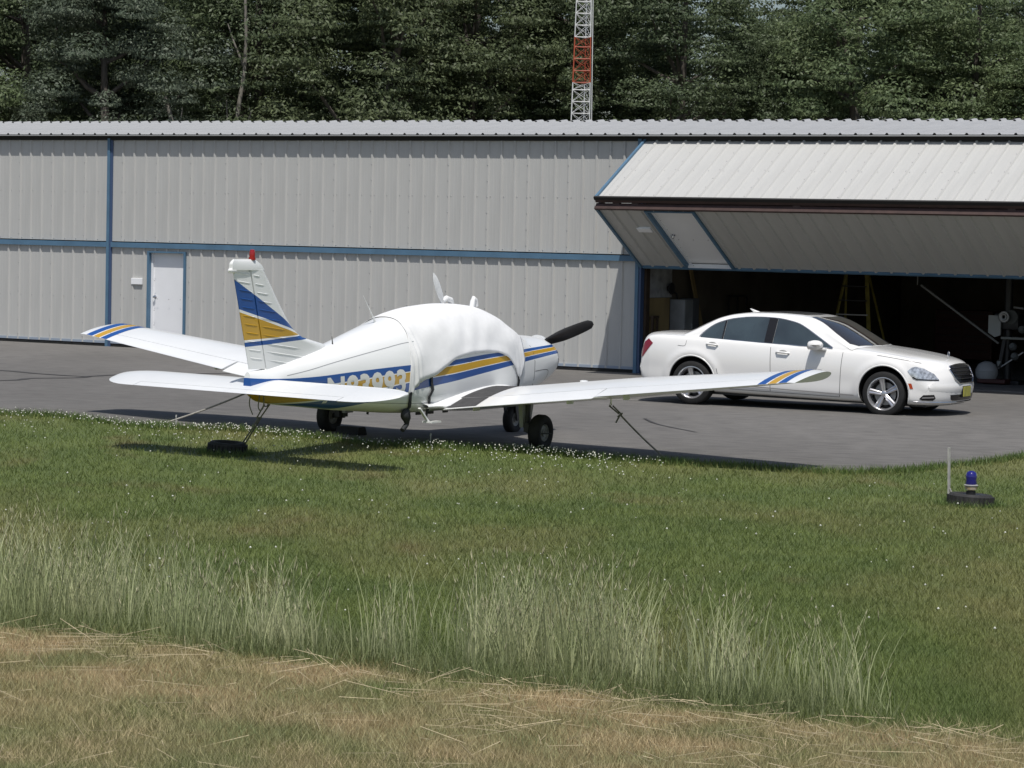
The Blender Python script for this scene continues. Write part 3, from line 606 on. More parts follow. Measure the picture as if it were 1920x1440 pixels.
RUD = fin_sheet(1.03, 2.13, lambda z: fin_hg(z) - 0.012, fin_te, th_rud).build('rudder', M_FIN, AIR, smooth=35)
def bead(z, xa, xb, parent, thf, fa, fb):
    g = G()
    for s_ in (-1, 1):
        pts = []
        for i in range(7):
            x = xa + (xb - xa) * i / 6; f = min(max((x - fa(z)) / (fb(z) - fa(z)), 0), 1); e = 0.25 if i in (0, 6) else 1.0
            pts.append((x, s_ * (thf(f, z) - 0.001), z - 0.11 * (x - xa), e))
        g.tube([p[:3] for p in pts], [0.0075 * p[3] for p in pts], 6, sq=(1, 1))
    g.build('stiffening_bead', M_FIN, parent, smooth=50)
for k in range(11):
    z = 1.13 + 0.096 * k
    xa, xb = fin_hg(z) + 0.03, fin_le(z + 0.05) - 0.11
    if z > 1.08: bead(z, xa, max(xb, xa + 0.08), FIN, th_fin, fin_le, fin_hg)
    bead(z + 0.03, fin_te(z) + 0.03, fin_hg(z) - 0.03, RUD, th_rud, fin_hg, fin_te)
# fin tip cap
def cap_th(f, z): return (0.026 + 0.014 * math.sin(math.pi * min(1, f * 1.15))) * math.sqrt(max(0.02, 1 - ((z - 2.145) / 0.125) ** 2)) + 0.001
fin_sheet(2.148, 2.268, lambda z: fin_le(min(z, 2.27)) - 0.9 * max(0, z - 2.2), lambda z: -4.465 + 0.9 * max(0, z - 2.22), cap_th, 12, 10).build('fin_cap', M_PWHITE, FIN, smooth=60)
G().box(-4.44, -4.16, -0.024, 0.024, 2.135, 2.16).build('rudder_horn', M_PWHITE, RUD)
g = G(); g.lathe([(0.0, 0.07), (0.012, 0.068), (0.026, 0.05), (0.03, 0.02), (0.03, -0.05), (0.0, -0.05)], 12, Matrix.Translation((-4.44, 0, 2.14)) @ Matrix.Rotation(-math.pi / 2, 4, 'Y')); g.build('tail_light', mat('light_glass', (0.75, 0.75, 0.75), 0.15), FIN, smooth=40)
g = G(); g.lathe([(0.04, 2.262), (0.04, 2.29), (0.032, 2.29), (0.034, 2.34), (0.026, 2.375), (0.0, 2.38)], 14, Matrix.Translation((-4.06, 0, 0))); g.build('beacon', mat('red_beacon', (0.32, 0.01, 0.012), 0.15, coat=0.5), FIN, smooth=30)
# --- nose: spinner, propeller, cowling inlets
g = G(); g.lathe([(0.14, 0.0), (0.135, 0.07), (0.11, 0.15), (0.07, 0.22), (0.03, 0.26), (0.0, 0.265)], 24, Matrix.Translation((2.60, 0, 1.14)) @ Matrix.Rotation(math.pi / 2, 4, 'Y')); g.build('spinner', M_PWHITE, AIR, smooth=40)
pg = G(); hub = Vector((2.66, 0, 1.14)); dirv = Vector((0, -math.cos(math.radians(23)), math.sin(math.radians(23))))
for s_ in (1, -1):
    rows = []
    for q in np.linspace(0.05, 0.87, 18):
        ch = crom([0, 0.15, 0.42, 0.66, 0.83, 0.87], [0.09, 0.12, 0.165, 0.15, 0.115, 0.05], q); tw = math.radians(crom([0, 0.3, 0.93], [55, 35, 16], q)); th = 0.03 * (1 - q) + 0.008
        d = dirv * s_; side = Vector((1, 0, 0)).cross(d).normalized(); cax = (side * math.cos(tw) + Vector((1, 0, 0)) * math.sin(tw) * s_); nax = d.cross(cax).normalized(); c0 = hub + d * q
        rows.append([c0 + cax * (ch / 2 * math.cos(a)) + nax * (th / 2 * math.sin(a)) for a in np.linspace(0, 2 * math.pi, 13)[:-1]])
    pg.grid(len(rows), 12, lambda i, j: rows[i][j], wrap=True); pg.add(rows[-1], [tuple(range(12))])
pg.build('propeller', mat('propeller_black', (0.018, 0.018, 0.02), 0.4, var=0.3, scale=6), AIR, smooth=40)
for s_ in (-1, 1):
    g = G(); g.lathe([(0.0, 0.0), (0.10, 0.0), (0.115, 0.012), (0.0, 0.014)], 18, Matrix.Translation((2.555, s_ * 0.2, 1.0)) @ Matrix.Rotation(math.pi / 2, 4, 'Y')); g.build('air_inlet', M_PLASTIC, FUSE)
# --- landing gear
def wheel(name, loc, rad, wid, parent, rim=True):
    Mw = Matrix.Rotation(math.pi / 2, 4, 'X'); h = wid / 2
    pr = [(rad * 0.46, -h * 0.62), (rad * 0.60, -h * 0.92), (rad * 0.80, -h), (rad * 0.94, -h * 0.80), (rad, -h * 0.45), (rad, h * 0.45), (rad * 0.94, h * 0.80), (rad * 0.80, h), (rad * 0.60, h * 0.92), (rad * 0.46, h * 0.62)]
    g = G(); g.lathe(pr, 32, Mw, closed=True); t = g.build(name, M_RUBBER, parent, smooth=40, loc=loc)
    g = G(); g.lathe([(0.0, -h * 0.5), (rad * 0.2, -h * 0.78), (rad * 0.22, -h * 0.5), (rad * 0.40, -h * 0.45), (rad * 0.47, -h * 0.72), (rad * 0.47, h * 0.72), (rad * 0.40, h * 0.45), (rad * 0.22, h * 0.5), (rad * 0.2, h * 0.78), (0.0, h * 0.5)], 24, Mw); g.build('hub', mat('wheel_hub_grey', (0.30, 0.30, 0.29), 0.5, var=0.4, scale=15), t, smooth=30)
    return t
M_GEAR = mat('gear_white', (0.45, 0.46, 0.44), 0.45, var=0.2, scale=6); M_GEARD = mat('gear_dark', (0.05, 0.05, 0.052), 0.5)
for sgn in (-1, 1):
    wheel('wheel', (0, sgn * 1.54, 0.222), 0.222, 0.16, AIR)
    zt = wing_pt(1.35, 0.5, False, sgn).z
    g = G(); g.prism([(-0.10, zt + 0.02), (0.20, zt + 0.02), (0.13, 0.27), (-0.05, 0.27)], 0.05, lambda u, v, t: (u, sgn * (1.27 + t + 0.0 * v), v)); g.build('gear_fairing', M_GEAR, AIR, smooth=30)
    g = G(); g.tube([(0.03, sgn * 1.33, zt), (0.03, sgn * 1.33, 0.22)], 0.04, 10); g.tube([(0.03, sgn * 1.33, 0.23), (0.0, sgn * 1.54, 0.222)], 0.03, 8); g.tube([(0.1, sgn * 1.31, 0.42), (0.14, sgn * 1.33, 0.32), (0.05, sgn * 1.36, 0.22)], 0.014, 6); g.box(-0.08, 0.02, sgn * 1.38 - 0.035, sgn * 1.38 + 0.035, 0.22, 0.33); g.build('gear_leg', M_GEARD, AIR, smooth=40)
    g = G(); g.tube([(-0.12, sgn * 1.62, 0.222), (0.0, sgn * 1.70, 0.222)], 0.008, 5); g.build('axle_pin', M_GEARD, AIR)
wheel('nose_wheel', (2.03, 0, 0.185), 0.19, 0.13, AIR)
g = G(); g.tube([(1.95, 0, 0.62), (2.0, 0, 0.40)], 0.045, 10); g.prism([(1.92, 0.40), (2.08, 0.40), (2.07, 0.17), (1.99, 0.17)], 0.02, lambda u, v, t: (u, 0.075 + t, v)); g.prism([(1.92, 0.40), (2.08, 0.40), (2.07, 0.17), (1.99, 0.17)], 0.02, lambda u, v, t: (u, -0.095 + t, v)); g.box(1.93, 2.07, -0.095, 0.095, 0.395, 0.43); g.build('nose_fork', M_GEARD, AIR, smooth=30)
g = G(); g.tube([(1.9, 0, 0.42), (1.84, 0, 0.33), (1.92, 0, 0.24)], 0.012, 6); g.build('nose_scissor', M_GEARD, AIR)
# --- antennas, boarding step, belly fittings
g = G(); g.tube([(-1.42, 0, 1.50), (-1.50, 0, 1.60), (-1.72, 0, 1.84)], [0.028, 0.014, 0.003], 7, sq=(1, 0.6)); g.build('whip_antenna', M_PWHITE, AIR, smooth=50)
g = G(); g.tube([(-2.42, -0.05, 1.24), (-2.45, -0.05, 1.37)], [0.012, 0.003], 6); g.build('vent_pin', M_GEARD, AIR)
g = G(); g.bar((-1.16, -0.50, 0.50), (-0.98, -0.52, 0.33), 0.035, 0.02); g.box(-1.02, -0.80, -0.60, -0.46, 0.318, 0.338); g.build('boarding_step', M_PWHITE, AIR)
for x in (-0.35, -0.05, 0.3): G().box(x - 0.06, x + 0.04, -0.012, 0.012, 0.35, 0.43).build('belly_antenna', M_GEARD, AIR)
g = G(); g.tube([(-3.75, 0, 0.66), (-3.72, 0, 0.60), (-3.66, 0, 0.60), (-3.64, 0, 0.655)], 0.008, 6); g.build('tail_ring', M_GEARD, AIR)
# ------------------------------------------------------------------ canopy cover laid over the cabin
M_CLOTH = mat('white_cover_cloth', (0.74, 0.745, 0.75), 0.8, var=0.06, scale=5, bump=0.8, bscale=4.5)
COV = tag(empty('cockpit_cover', AIR.location, AIR.rotation_euler), 'white cloth cockpit cover strapped over the airplane cabin', 'cover')
CVX = [-1.38, -1.35, -1.32, -1.25, -1.1, -0.93, -0.72, -0.4, -0.04, 0.25, 0.51, 0.8, 0.99, 1.1, 1.15, 1.2, 1.26]
CVZ = [0.70, 0.655, 0.67, 0.77, 0.845, 0.884, 0.965, 1.083, 1.13, 1.14, 1.133, 1.07, 0.95, 0.82, 0.775, 0.83, 1.0]
def cover_pt(x, q):
    zl = crom(CVX, CVZ, x)
    def ang_of(z):
        lo, hi = -math.pi / 2, math.pi / 2
        for _ in range(24):
            m_ = (lo + hi) / 2
            if fus_sec(x, m_).z < z: lo = m_
            else: hi = m_
        return lo
    a0 = ang_of(zl); a = a0 + (math.pi - 2 * a0) * q
    edge = min(q, 1 - q); low = 1 - float(sstep(0.18, 0.42, edge))
    puff = 0.012 + low * (0.007 * math.sin(5 * x + 6 * a) + 0.004 * math.sin(13 * x - 9 * a + 1.3 * math.sin(4 * x)))
    near = math.exp(-((x + 1.27) / 0.10) ** 2) + 0.7 * math.exp(-((x - 1.10) / 0.08) ** 2)
    puff += near * low * 0.013 * math.sin(75 * x + 4 * a)
    puff += 0.012 * float(1 - sstep(0.0, 0.06, edge))
    puff *= 0.06 + 0.94 * float(sstep(-1.38, -1.25, x))
    # aft edge tapers to the skin
    return fus_sec(x, a, puff)
cx = sorted(set(list(np.linspace(-1.38, 1.26, 90)) + [round(-1.38 + 0.012 * i, 4) for i in range(20)])); NQ = 61
g = G(); g.grid(len(cx), NQ, lambda i, j: cover_pt(cx[i] + math.sin(math.pi * j / (NQ - 1)) ** 2 * (0.42 * float(sstep(0.8, 1.26, cx[i])) + 0.16 * float(1 - sstep(-1.38, -1.0, cx[i]))), j / (NQ - 1))); cov = g.build('cover_cloth', M_CLOTH, COV, smooth=70, fixn=False)
so_ = cov.modifiers.new('thickness', 'SOLIDIFY'); so_.thickness = 0.003; so_.offset = 1
g = G()   # antenna sleeve and stub sewn on the roof
rows = []
for t in np.linspace(0, 1, 9):
    c0 = Vector((0.14 - 0.26 * t, 0, 1.73 + 0.38 * t)); r = crom([0, 0.25, 0.6, 0.9, 1], [0.03, 0.055, 0.06, 0.035, 0.008], t)
    rows.append([c0 + Vector((math.cos(a) * r * 0.95, math.sin(a) * r * 0.35, math.cos(a) * r * 0.3)) for a in np.linspace(0, 2 * math.pi, 11)[:-1]])
g.grid(9, 10, lambda i, j: rows[i][j], wrap=True); g.tube([(0.12, 0, 1.75), (0.22, 0, 1.79), (0.32, 0, 1.765), (0.36, 0, 1.72)], [0.035, 0.035, 0.04, 0.03], 8); g.build('antenna_sleeve', M_CLOTH, cov, smooth=60)
g = G(); g.tube([(0.86, 0, 1.66), (0.88, 0, 1.74), (0.90, 0, 1.785), (0.95, 0, 1.76), (0.97, 0, 1.68)], [0.035, 0.035, 0.03, 0.03, 0.03], 8); g.build('antenna_sleeve', M_CLOTH, cov, smooth=60)
M_STRAP = mat('black_strap', (0.02, 0.022, 0.024), 0.7)
def strap(pts, wdt, side, name='strap'):
    g = G(); P = [Vector(p) for p in pts]
    for i in range(len(P) - 1): g.bar(P[i], P[i + 1] + (P[i + 1] - P[i]).normalized() * 0.01, 0.008, wdt, up=(1, 0, 0))
    return g.build(name, M_STRAP, COV)
for s_ in (-1, 1):
    def sp_(x, z, o=0.012):
        h = FB_.ray_cast(Vector((x, s_ * 5, z)), Vector((0, -s_, 0))); return (h[0] + Vector((0, s_ * o, 0))) if h[0] else Vector((x, s_ * 0.2, z))
    strap([sp_(-1.35, 0.70), sp_(-1.34, 0.63), sp_(-1.30, 0.56), sp_(-1.25, 0.51), Vector((-1.18, s_ * 0.30, 0.43))], 0.05, s_)
    strap([sp_(-0.96, 0.90), sp_(-0.95, 0.80), sp_(-0.93, 0.72, 0.02), sp_(-0.98, 0.63, 0.02), sp_(-0.90, 0.52, 0.02), Vector((-0.85, s_ * 0.42, 0.44)), Vector((-0.87, s_ * 0.42, 0.36))], 0.045, s_)
    strap([sp_(1.14, z) for z in (0.84, 0.79, 0.74, 0.68)], 0.04, s_)
g = G(); rows = []
for t in np.linspace(0, 1, 8):
    r = crom([0, 0.2, 0.5, 0.75, 1], [0.025, 0.075, 0.085, 0.05, 0.03], t); c0 = Vector((-1.26 - 0.02 * math.sin(5 * t), -0.38, 0.50 - 0.22 * t)); rows.append([c0 + Vector((math.cos(a) * r, math.sin(a) * r * 0.6, 0)) for a in np.linspace(0, 2 * math.pi, 11)[:-1]])
g.grid(8, 10, lambda i, j: rows[i][j], wrap=True); g.add(rows[-1], [tuple(range(10))]); g.tube([(-1.26, -0.38, 0.29), (-1.34, -0.38, 0.235)], 0.03, 8); g.build('strap_bundle', M_STRAP, COV, smooth=60)
# ================================================================== white sedan (local x forward, y left, z up)
CARP, CARB = (4.608, 43.857, 0.008), 0.4966
CAR = tag(empty('sedan_car', CARP, (0, 0.011, -CARB)), 'white four-door luxury sedan parked before the open hangar bay', 'car')
M_CAR = mat('car_white_paint', (0.81, 0.805, 0.79), 0.22, coat=0.9, var=0.0)
M_GLASS = mat('tinted_glass', (0.035, 0.052, 0.058), 0.03, spec=1.0, coat=1.0, var=0.5, scale=1.6)
M_WSHLD = mat('windshield_glass', (0.030, 0.026, 0.022), 0.03, spec=0.8, coat=1.0)
M_TRIMK = mat('gloss_black_trim', (0.012, 0.012, 0.013), 0.2)
M_SILV = mat('alloy_silver', (0.62, 0.62, 0.64), 0.28, metal=0.85)
BT_X = [-2.68, -2.665, -2.63, -2.57, -2.48, -2.3, -1.9, -1.6, -0.5, 0.6, 1.05, 1.4, 1.8, 2.1, 2.28, 2.38, 2.45, 2.50, 2.535, 2.55]
BT_Z = [0.62, 0.80, 0.97, 1.05, 1.085, 1.10, 1.105, 1.09, 1.02, 1.02, 1.035, 1.005, 0.955, 0.91, 0.875, 0.84, 0.78, 0.70, 0.62, 0.54]
BB_X = [-2.68, -2.65, -2.58, -2.4, -2.1, -1.2, 1.0, 2.1, 2.35, 2.47, 2.53, 2.55]; BB_Z = [0.46, 0.34, 0.27, 0.24, 0.22, 0.20, 0.185, 0.185, 0.19, 0.215, 0.29, 0.40]
BS_X = [-2.68, -2.66, -2.6, -2.5, -2.2, -1.5, -0.3, 0.8, 1.4, 1.9, 2.25, 2.42, 2.5, 2.55]; BS_Z = [0.58, 0.78, 0.95, 1.00, 1.025, 1.02, 0.985, 0.955, 0.925, 0.87, 0.80, 0.70, 0.60, 0.52]
BW_X = [-2.68, -2.5, -2.1, -1.58, -0.9, 0.3, 1.2, 1.62, 2.0, 2.3, 2.55]; BW_Y = [0.84, 0.885, 0.915, 0.935, 0.92, 0.92, 0.925, 0.935, 0.915, 0.88, 0.84]
def flare(x, z):
    return sum(0.022 * math.exp(-((math.hypot(x - a, z - 0.365) - r - 0.05) / 0.055) ** 2) * float(sstep(0.25, 0.5, z)) for a, r in ((1.5825, 0.395), (-1.5825, 0.40)))
def car_sec(x, n=44):
    zt, zb, zs, W = crom(BT_X, BT_Z, x), crom(BB_X, BB_Z, x), crom(BS_X, BS_Z, x), crom(BW_X, BW_Y, x)
    hh = zs - zb
    P = [(0, zb), (0.55 * W, zb), (0.86 * W, zb + 0.012), (0.955 * W, zb + 0.09 * hh), (0.985 * W, zb + 0.20 * hh), (0.992 * W, zb + 0.40 * hh), (W, zb + 0.58 * hh), (0.992 * W, zb + 0.76 * hh), (0.965 * W, zb + 0.92 * hh), (0.925 * W, zs + 0.012), (0.86 * W, zs + 0.45 * (zt - zs)), (0.62 * W, zs + 0.82 * (zt - zs)), (0.3 * W, zt - 0.004), (0, zt)]
    Q = curve_pts([(a, b, 0) for a, b in P], n); out = []
    kf = float(sstep(1.85, 2.55, x)); kr = float(sstep(-2.0, -2.68, x)) if False else float(1 - sstep(-2.68, -2.0, x))
    for q in Q:
        u = min(abs(q.x) / 0.93, 1.0); xx = x - kf * 0.40 * u**3.2 + kr * 0.24 * u**2.6; yy = q.x + flare(x, q.y) * (1 if abs(q.x) > 0.7 else 0); out.append(Vector((xx, yy, q.y)))
    return out
cxs = list(np.linspace(-2.68, -2.44, 18)) + list(np.linspace(-2.42, 2.1, 110)) + list(np.linspace(2.12, 2.5, 22)) + [2.51, 2.52, 2.53, 2.54, 2.55]
rows = [car_sec(x) for x in cxs]; nP = 44
g = G()
ring = lambda i: rows[i] + [Vector((p.x, -p.y, p.z)) for p in reversed(rows[i][1:-1])]
rg = [ring(i) for i in range(len(cxs))]; m_ = len(rg[0])
g.grid(len(cxs), m_, lambda i, j: rg[i][j], wrap=True)
for e in (0, -1):   # end caps as strips between the two sides
    L_ = rows[e]; g.add([Vector((p.x, s * p.y, p.z)) for p in L_ for s in (1, -1)], [(2 * k, 2 * k + 1, 2 * k + 3, 2 * k + 2) for k in range(nP - 1)])
me = g.mesh('body', M_CAR); bm = bmesh.new(); bm.from_mesh(me); bmesh.ops.remove_doubles(bm, verts=bm.verts[:], dist=0.0008); bmesh.ops.recalc_face_normals(bm, faces=bm.faces[:]); bm.to_mesh(me); bm.free()
# cut the wheel wells out
body = obj('body', me, CAR); cutters = []
AXF, AXR, TR = 1.5825, -1.5825, 0.342
for x, r in ((AXF, 0.395), (AXR, 0.385)):
    cg = G(); cg.lathe([(r, -1.3), (r, 1.3)], 48, Matrix.Translation((x, 0, 0.365)) @ Matrix.Rotation(math.pi / 2, 4, 'X'))
    c = obj('cut', cg.mesh('cut', M_TRIMK), CAR); cutters.append(c)
    md = body.modifiers.new('b', 'BOOLEAN'); md.operation = 'DIFFERENCE'; md.object = c; md.solver = 'EXACT'
dg = bpy.context.evaluated_depsgraph_get(); dg.update()
me2 = bpy.data.meshes.new_from_object(body.evaluated_get(dg)); me2.name = 'body'
body.modifiers.clear(); body.data = me2
for c in cutters: bpy.data.objects.remove(c)
me2.materials.clear(); me2.materials.append(M_CAR); me2.materials.append(mat('wheel_well_black', (0.008, 0.008, 0.008), 0.9))
for p in me2.polygons:
    d = min(abs(math.hypot(p.center.x - AXF, p.center.z - 0.365) - 0.395), abs(math.hypot(p.center.x - AXR, p.center.z - 0.365) - 0.385))
    p.material_index = 1 if d < 0.012 and abs(p.normal.y) < 0.6 and abs(p.center.y) < 0.93 and (p.normal.x * (p.center.x - (AXF if p.center.x > 0 else AXR)) + p.normal.z * (p.center.z - 0.365)) < 0 else 0
me2.polygons.foreach_set('use_smooth', [True] * len(me2.polygons)); me2.set_sharp_from_angle(angle=math.radians(38))
caps = []
for e, nm in ((-1, 'front_bumper'), (0, 'rear_bumper')):   # smooth end faces closing the nose and the tail
    L_ = rows[e]; ym = max(p.y for p in L_); km = max(range(nP), key=lambda k: L_[k].y); lo_, hi_ = L_[:km + 1], L_[km:][::-1]
    def zz_(seg, y): return float(np.interp(y, [p.y for p in seg], [p.z for p in seg]))
    def capx(y):
        u = min(abs(y) / 0.93, 1.0); return cxs[e] - 0.40 * u**3.2 if e else cxs[e] + 0.24 * u**2.6
    yy_ = np.sin(np.linspace(-math.pi / 2, math.pi / 2, 41)) * ym
    g = G(); g.grid(41, 9, lambda i, j: Vector((capx(yy_[i]) + (0.012 * math.sin(math.pi * j / 8) + 0.001) * (1 if e else -1), yy_[i], zz_(lo_, abs(yy_[i])) + (zz_(hi_, abs(yy_[i])) - zz_(lo_, abs(yy_[i]))) * j / 8)))
    mc = g.mesh(nm, M_CAR, 60); obj(nm, mc, CAR); caps.append(mc)
_v = [v.co.copy() for v in me2.vertices]; _f = [tuple(p.vertices) for p in me2.polygons]
for mc in caps:
    n0 = len(_v); _v += [v.co.copy() for v in mc.vertices]; _f += [tuple(n0 + i for i in p.vertices) for p in mc.polygons]
CB = BVHTree.FromPolygons(_v, _f)
# arch lips
for x, r in ((AXF, 0.395), (AXR, 0.385)):
    for s in (-1, 1):
        pts = []
        for a in np.linspace(math.radians(-14), math.radians(194), 40):
            px_, pz_ = x + (r + 0.012) * math.cos(a), 0.365 + (r + 0.012) * math.sin(a); h = CB.ray_cast(Vector((px_, s * 3, pz_)), Vector((0, -s, 0)))
            if h[0] is not None and abs(h[0].y) > 0.6: pts.append((px_, h[0].y - s * 0.002, pz_))
        G().tube(pts, 0.013, 8).build('wheel_arch', M_CAR, body, smooth=60)
# greenhouse
GR_X = [-1.98, -1.80, -1.55, -1.30, -1.05, -0.75, -0.35, 0.0, 0.28, 0.5, 0.8, 1.05, 1.22]
GR_Z = [1.075, 1.15, 1.27, 1.375, 1.432, 1.464, 1.475, 1.466, 1.435, 1.375, 1.235, 1.105, 1.015]
def gh_sec(x, n=30):
    zr = crom(GR_X, GR_Z, x); zb = 0.96; zr = max(zr, zb + 0.03); zrail = max(zr - 0.055, zb + 0.02)
    yb = 0.845; f = lambda z: yb - 0.50 * max(0, z - 0.985) - 0.10 * max(0, z - 1.2)
    yr = f(zrail)
    P = [(yb + 0.01, zb), (f((zb * 2 + zrail) / 3), (zb * 2 + zrail) / 3), (f((zb + 2 * zrail) / 3), (zb + 2 * zrail) / 3), (yr, zrail), (yr * 0.90, zr - 0.018), (yr * 0.6, zr - 0.004), (0, zr)]
    Q = curve_pts([(a, b, 0) for a, b in P], n); kf = float(sstep(-0.1, 0.9, x)); kr = float(1 - sstep(-1.75, -0.7, x)); out = []
    for q in Q:
        u = min(abs(q.x) / 0.85, 1.0); out.append(Vector((x - kf * 0.17 * u * u + kr * 0.16 * u * u, q.x, q.y)))
    return out
gxs = np.linspace(-1.98, 1.22, 90); grow_ = [gh_sec(x) for x in gxs]
gr2 = [r_ + [Vector((p.x, -p.y, p.z)) for p in reversed(r_[:-1])] for r_ in grow_]
g = G(); g.grid(len(gxs), len(gr2[0]), lambda i, j: gr2[i][j]); ME_GH = g.mesh('cabin', M_CAR, 50); cabin = obj('cabin', ME_GH, CAR); GB = bvh_of(ME_GH)
# side glass: shared outline, split by pillars
top = [(-1.517, 1.052), (-1.445, 1.135), (-1.288, 1.255), (-1.091, 1.328), (-0.90, 1.365), (-0.698, 1.385), (-0.411, 1.388), (-0.181, 1.372), (0.06, 1.325), (0.20, 1.268), (0.336, 1.198), (0.541, 1.085), (0.72, 0.985)]
belt = lambda x: 1.040 - 0.026 * (x + 1.517)
tz = lambda x: interp([p[0] for p in top], [p[1] for p in top], x)
def win(x0, x1, slant=0.0):
    xs_ = list(np.linspace(x0, x1, 14)); up = [(x + slant, max(tz(x + slant), belt(x) + 0.004)) for x in xs_]; dn = [(x, belt(x)) for x in xs_]
    return up + dn[::-1]
for s in (-1, 1):
    for x0, x1 in ((-1.50, -1.14), (-1.11, -0.42), (-0.275, 0.70)):
        patch(win(x0, x1), GB, 1, s, 0.006, 0.07).build('window', M_GLASS, cabin, smooth=60, fixn=False)
    patch(win(-1.138, -1.112), GB, 1, s, 0.008, 0.07).build('window_divider', M_TRIMK, cabin, fixn=False)
    patch(win(-0.418, -0.277), GB, 1, s, 0.008, 0.07).build('pillar', M_TRIMK, cabin, smooth=60, fixn=False)
    pts = []
    for x, z in curve_pts([(a, b, 0) for a, b in top], 60) and [(p.x, p.y) for p in curve_pts([(a, b, 0) for a, b in top], 60)]:
        h = GB.ray_cast(Vector((x, s * 3, z + 0.006)), Vector((0, -s, 0)))
        if h[0] is not None: pts.append(h[0] + Vector((0, s * 0.004, 0)))
    G().tube(pts, 0.009, 6).build('window_trim', M_CHROME, cabin, smooth=60)
    pts = []
    for x in np.linspace(-1.52, 0.72, 24):
        h = GB.ray_cast(Vector((x, s * 3, belt(x) - 0.004)), Vector((0, -s, 0)))
        if h[0] is not None: pts.append(h[0] + Vector((0, s * 0.006, 0)))
    G().tube(pts, 0.010, 6).build('belt_trim', M_CHROME, cabin, smooth=60)
# windshield, rear glass, sunroof (draped from above)
ws = [(0.93, 0.0), (0.915, 0.3), (0.86, 0.60), (0.80, 0.715), (0.62, 0.675), (0.40, 0.615), (0.235, 0.565), (0.30, 0.3), (0.325, 0.0)]
ws = [(1.19, 0.0), (1.16, 0.35), (1.07, 0.68), (0.96, 0.765), (0.70, 0.695), (0.42, 0.60), (0.235, 0.545), (0.31, 0.3), (0.34, 0.0)]
ws = ws + [(x, -y) for x, y in reversed(ws[1:-1])]
patch(ws, GB, 2, 1, 0.006, 0.08).build('windshield', M_WSHLD, cabin, smooth=60, fixn=False)
rw = [(-1.16, 0.0), (-1.14, 0.35), (-1.09, 0.52), (-1.62, 0.67), (-1.78, 0.66), (-1.86, 0.3), (-1.88, 0.0)]; rw = rw + [(x, -y) for x, y in reversed(rw[1:-1])]
patch(rw, GB, 2, 1, 0.006, 0.08).build('rear_window', M_GLASS, cabin, smooth=60, fixn=False)
patch([(-0.62, -0.44), (0.10, -0.44), (0.16, 0), (0.10, 0.44), (-0.62, 0.44)], GB, 2, 1, 0.005, 0.08).build('sunroof', M_TRIMK, cabin, smooth=60, fixn=False)
g = G(); rr = []
for t in np.linspace(0, 1, 6):
    c0 = Vector((-0.98 + 0.10 * (1 - t) - 0.05 * t, 0, 1.435 + 0.065 * t)); rr.append([c0 + Vector((math.cos(a) * (0.075 * (1 - t) + 0.012), math.sin(a) * 0.016 * (1 - 0.6 * t), 0)) for a in np.linspace(0, 2 * math.pi, 11)[:-1]])
g.grid(6, 10, lambda i, j: rr[i][j], wrap=True); g.add(rr[-1], [tuple(range(10))]); g.build('roof_antenna', M_CAR, cabin, smooth=50)
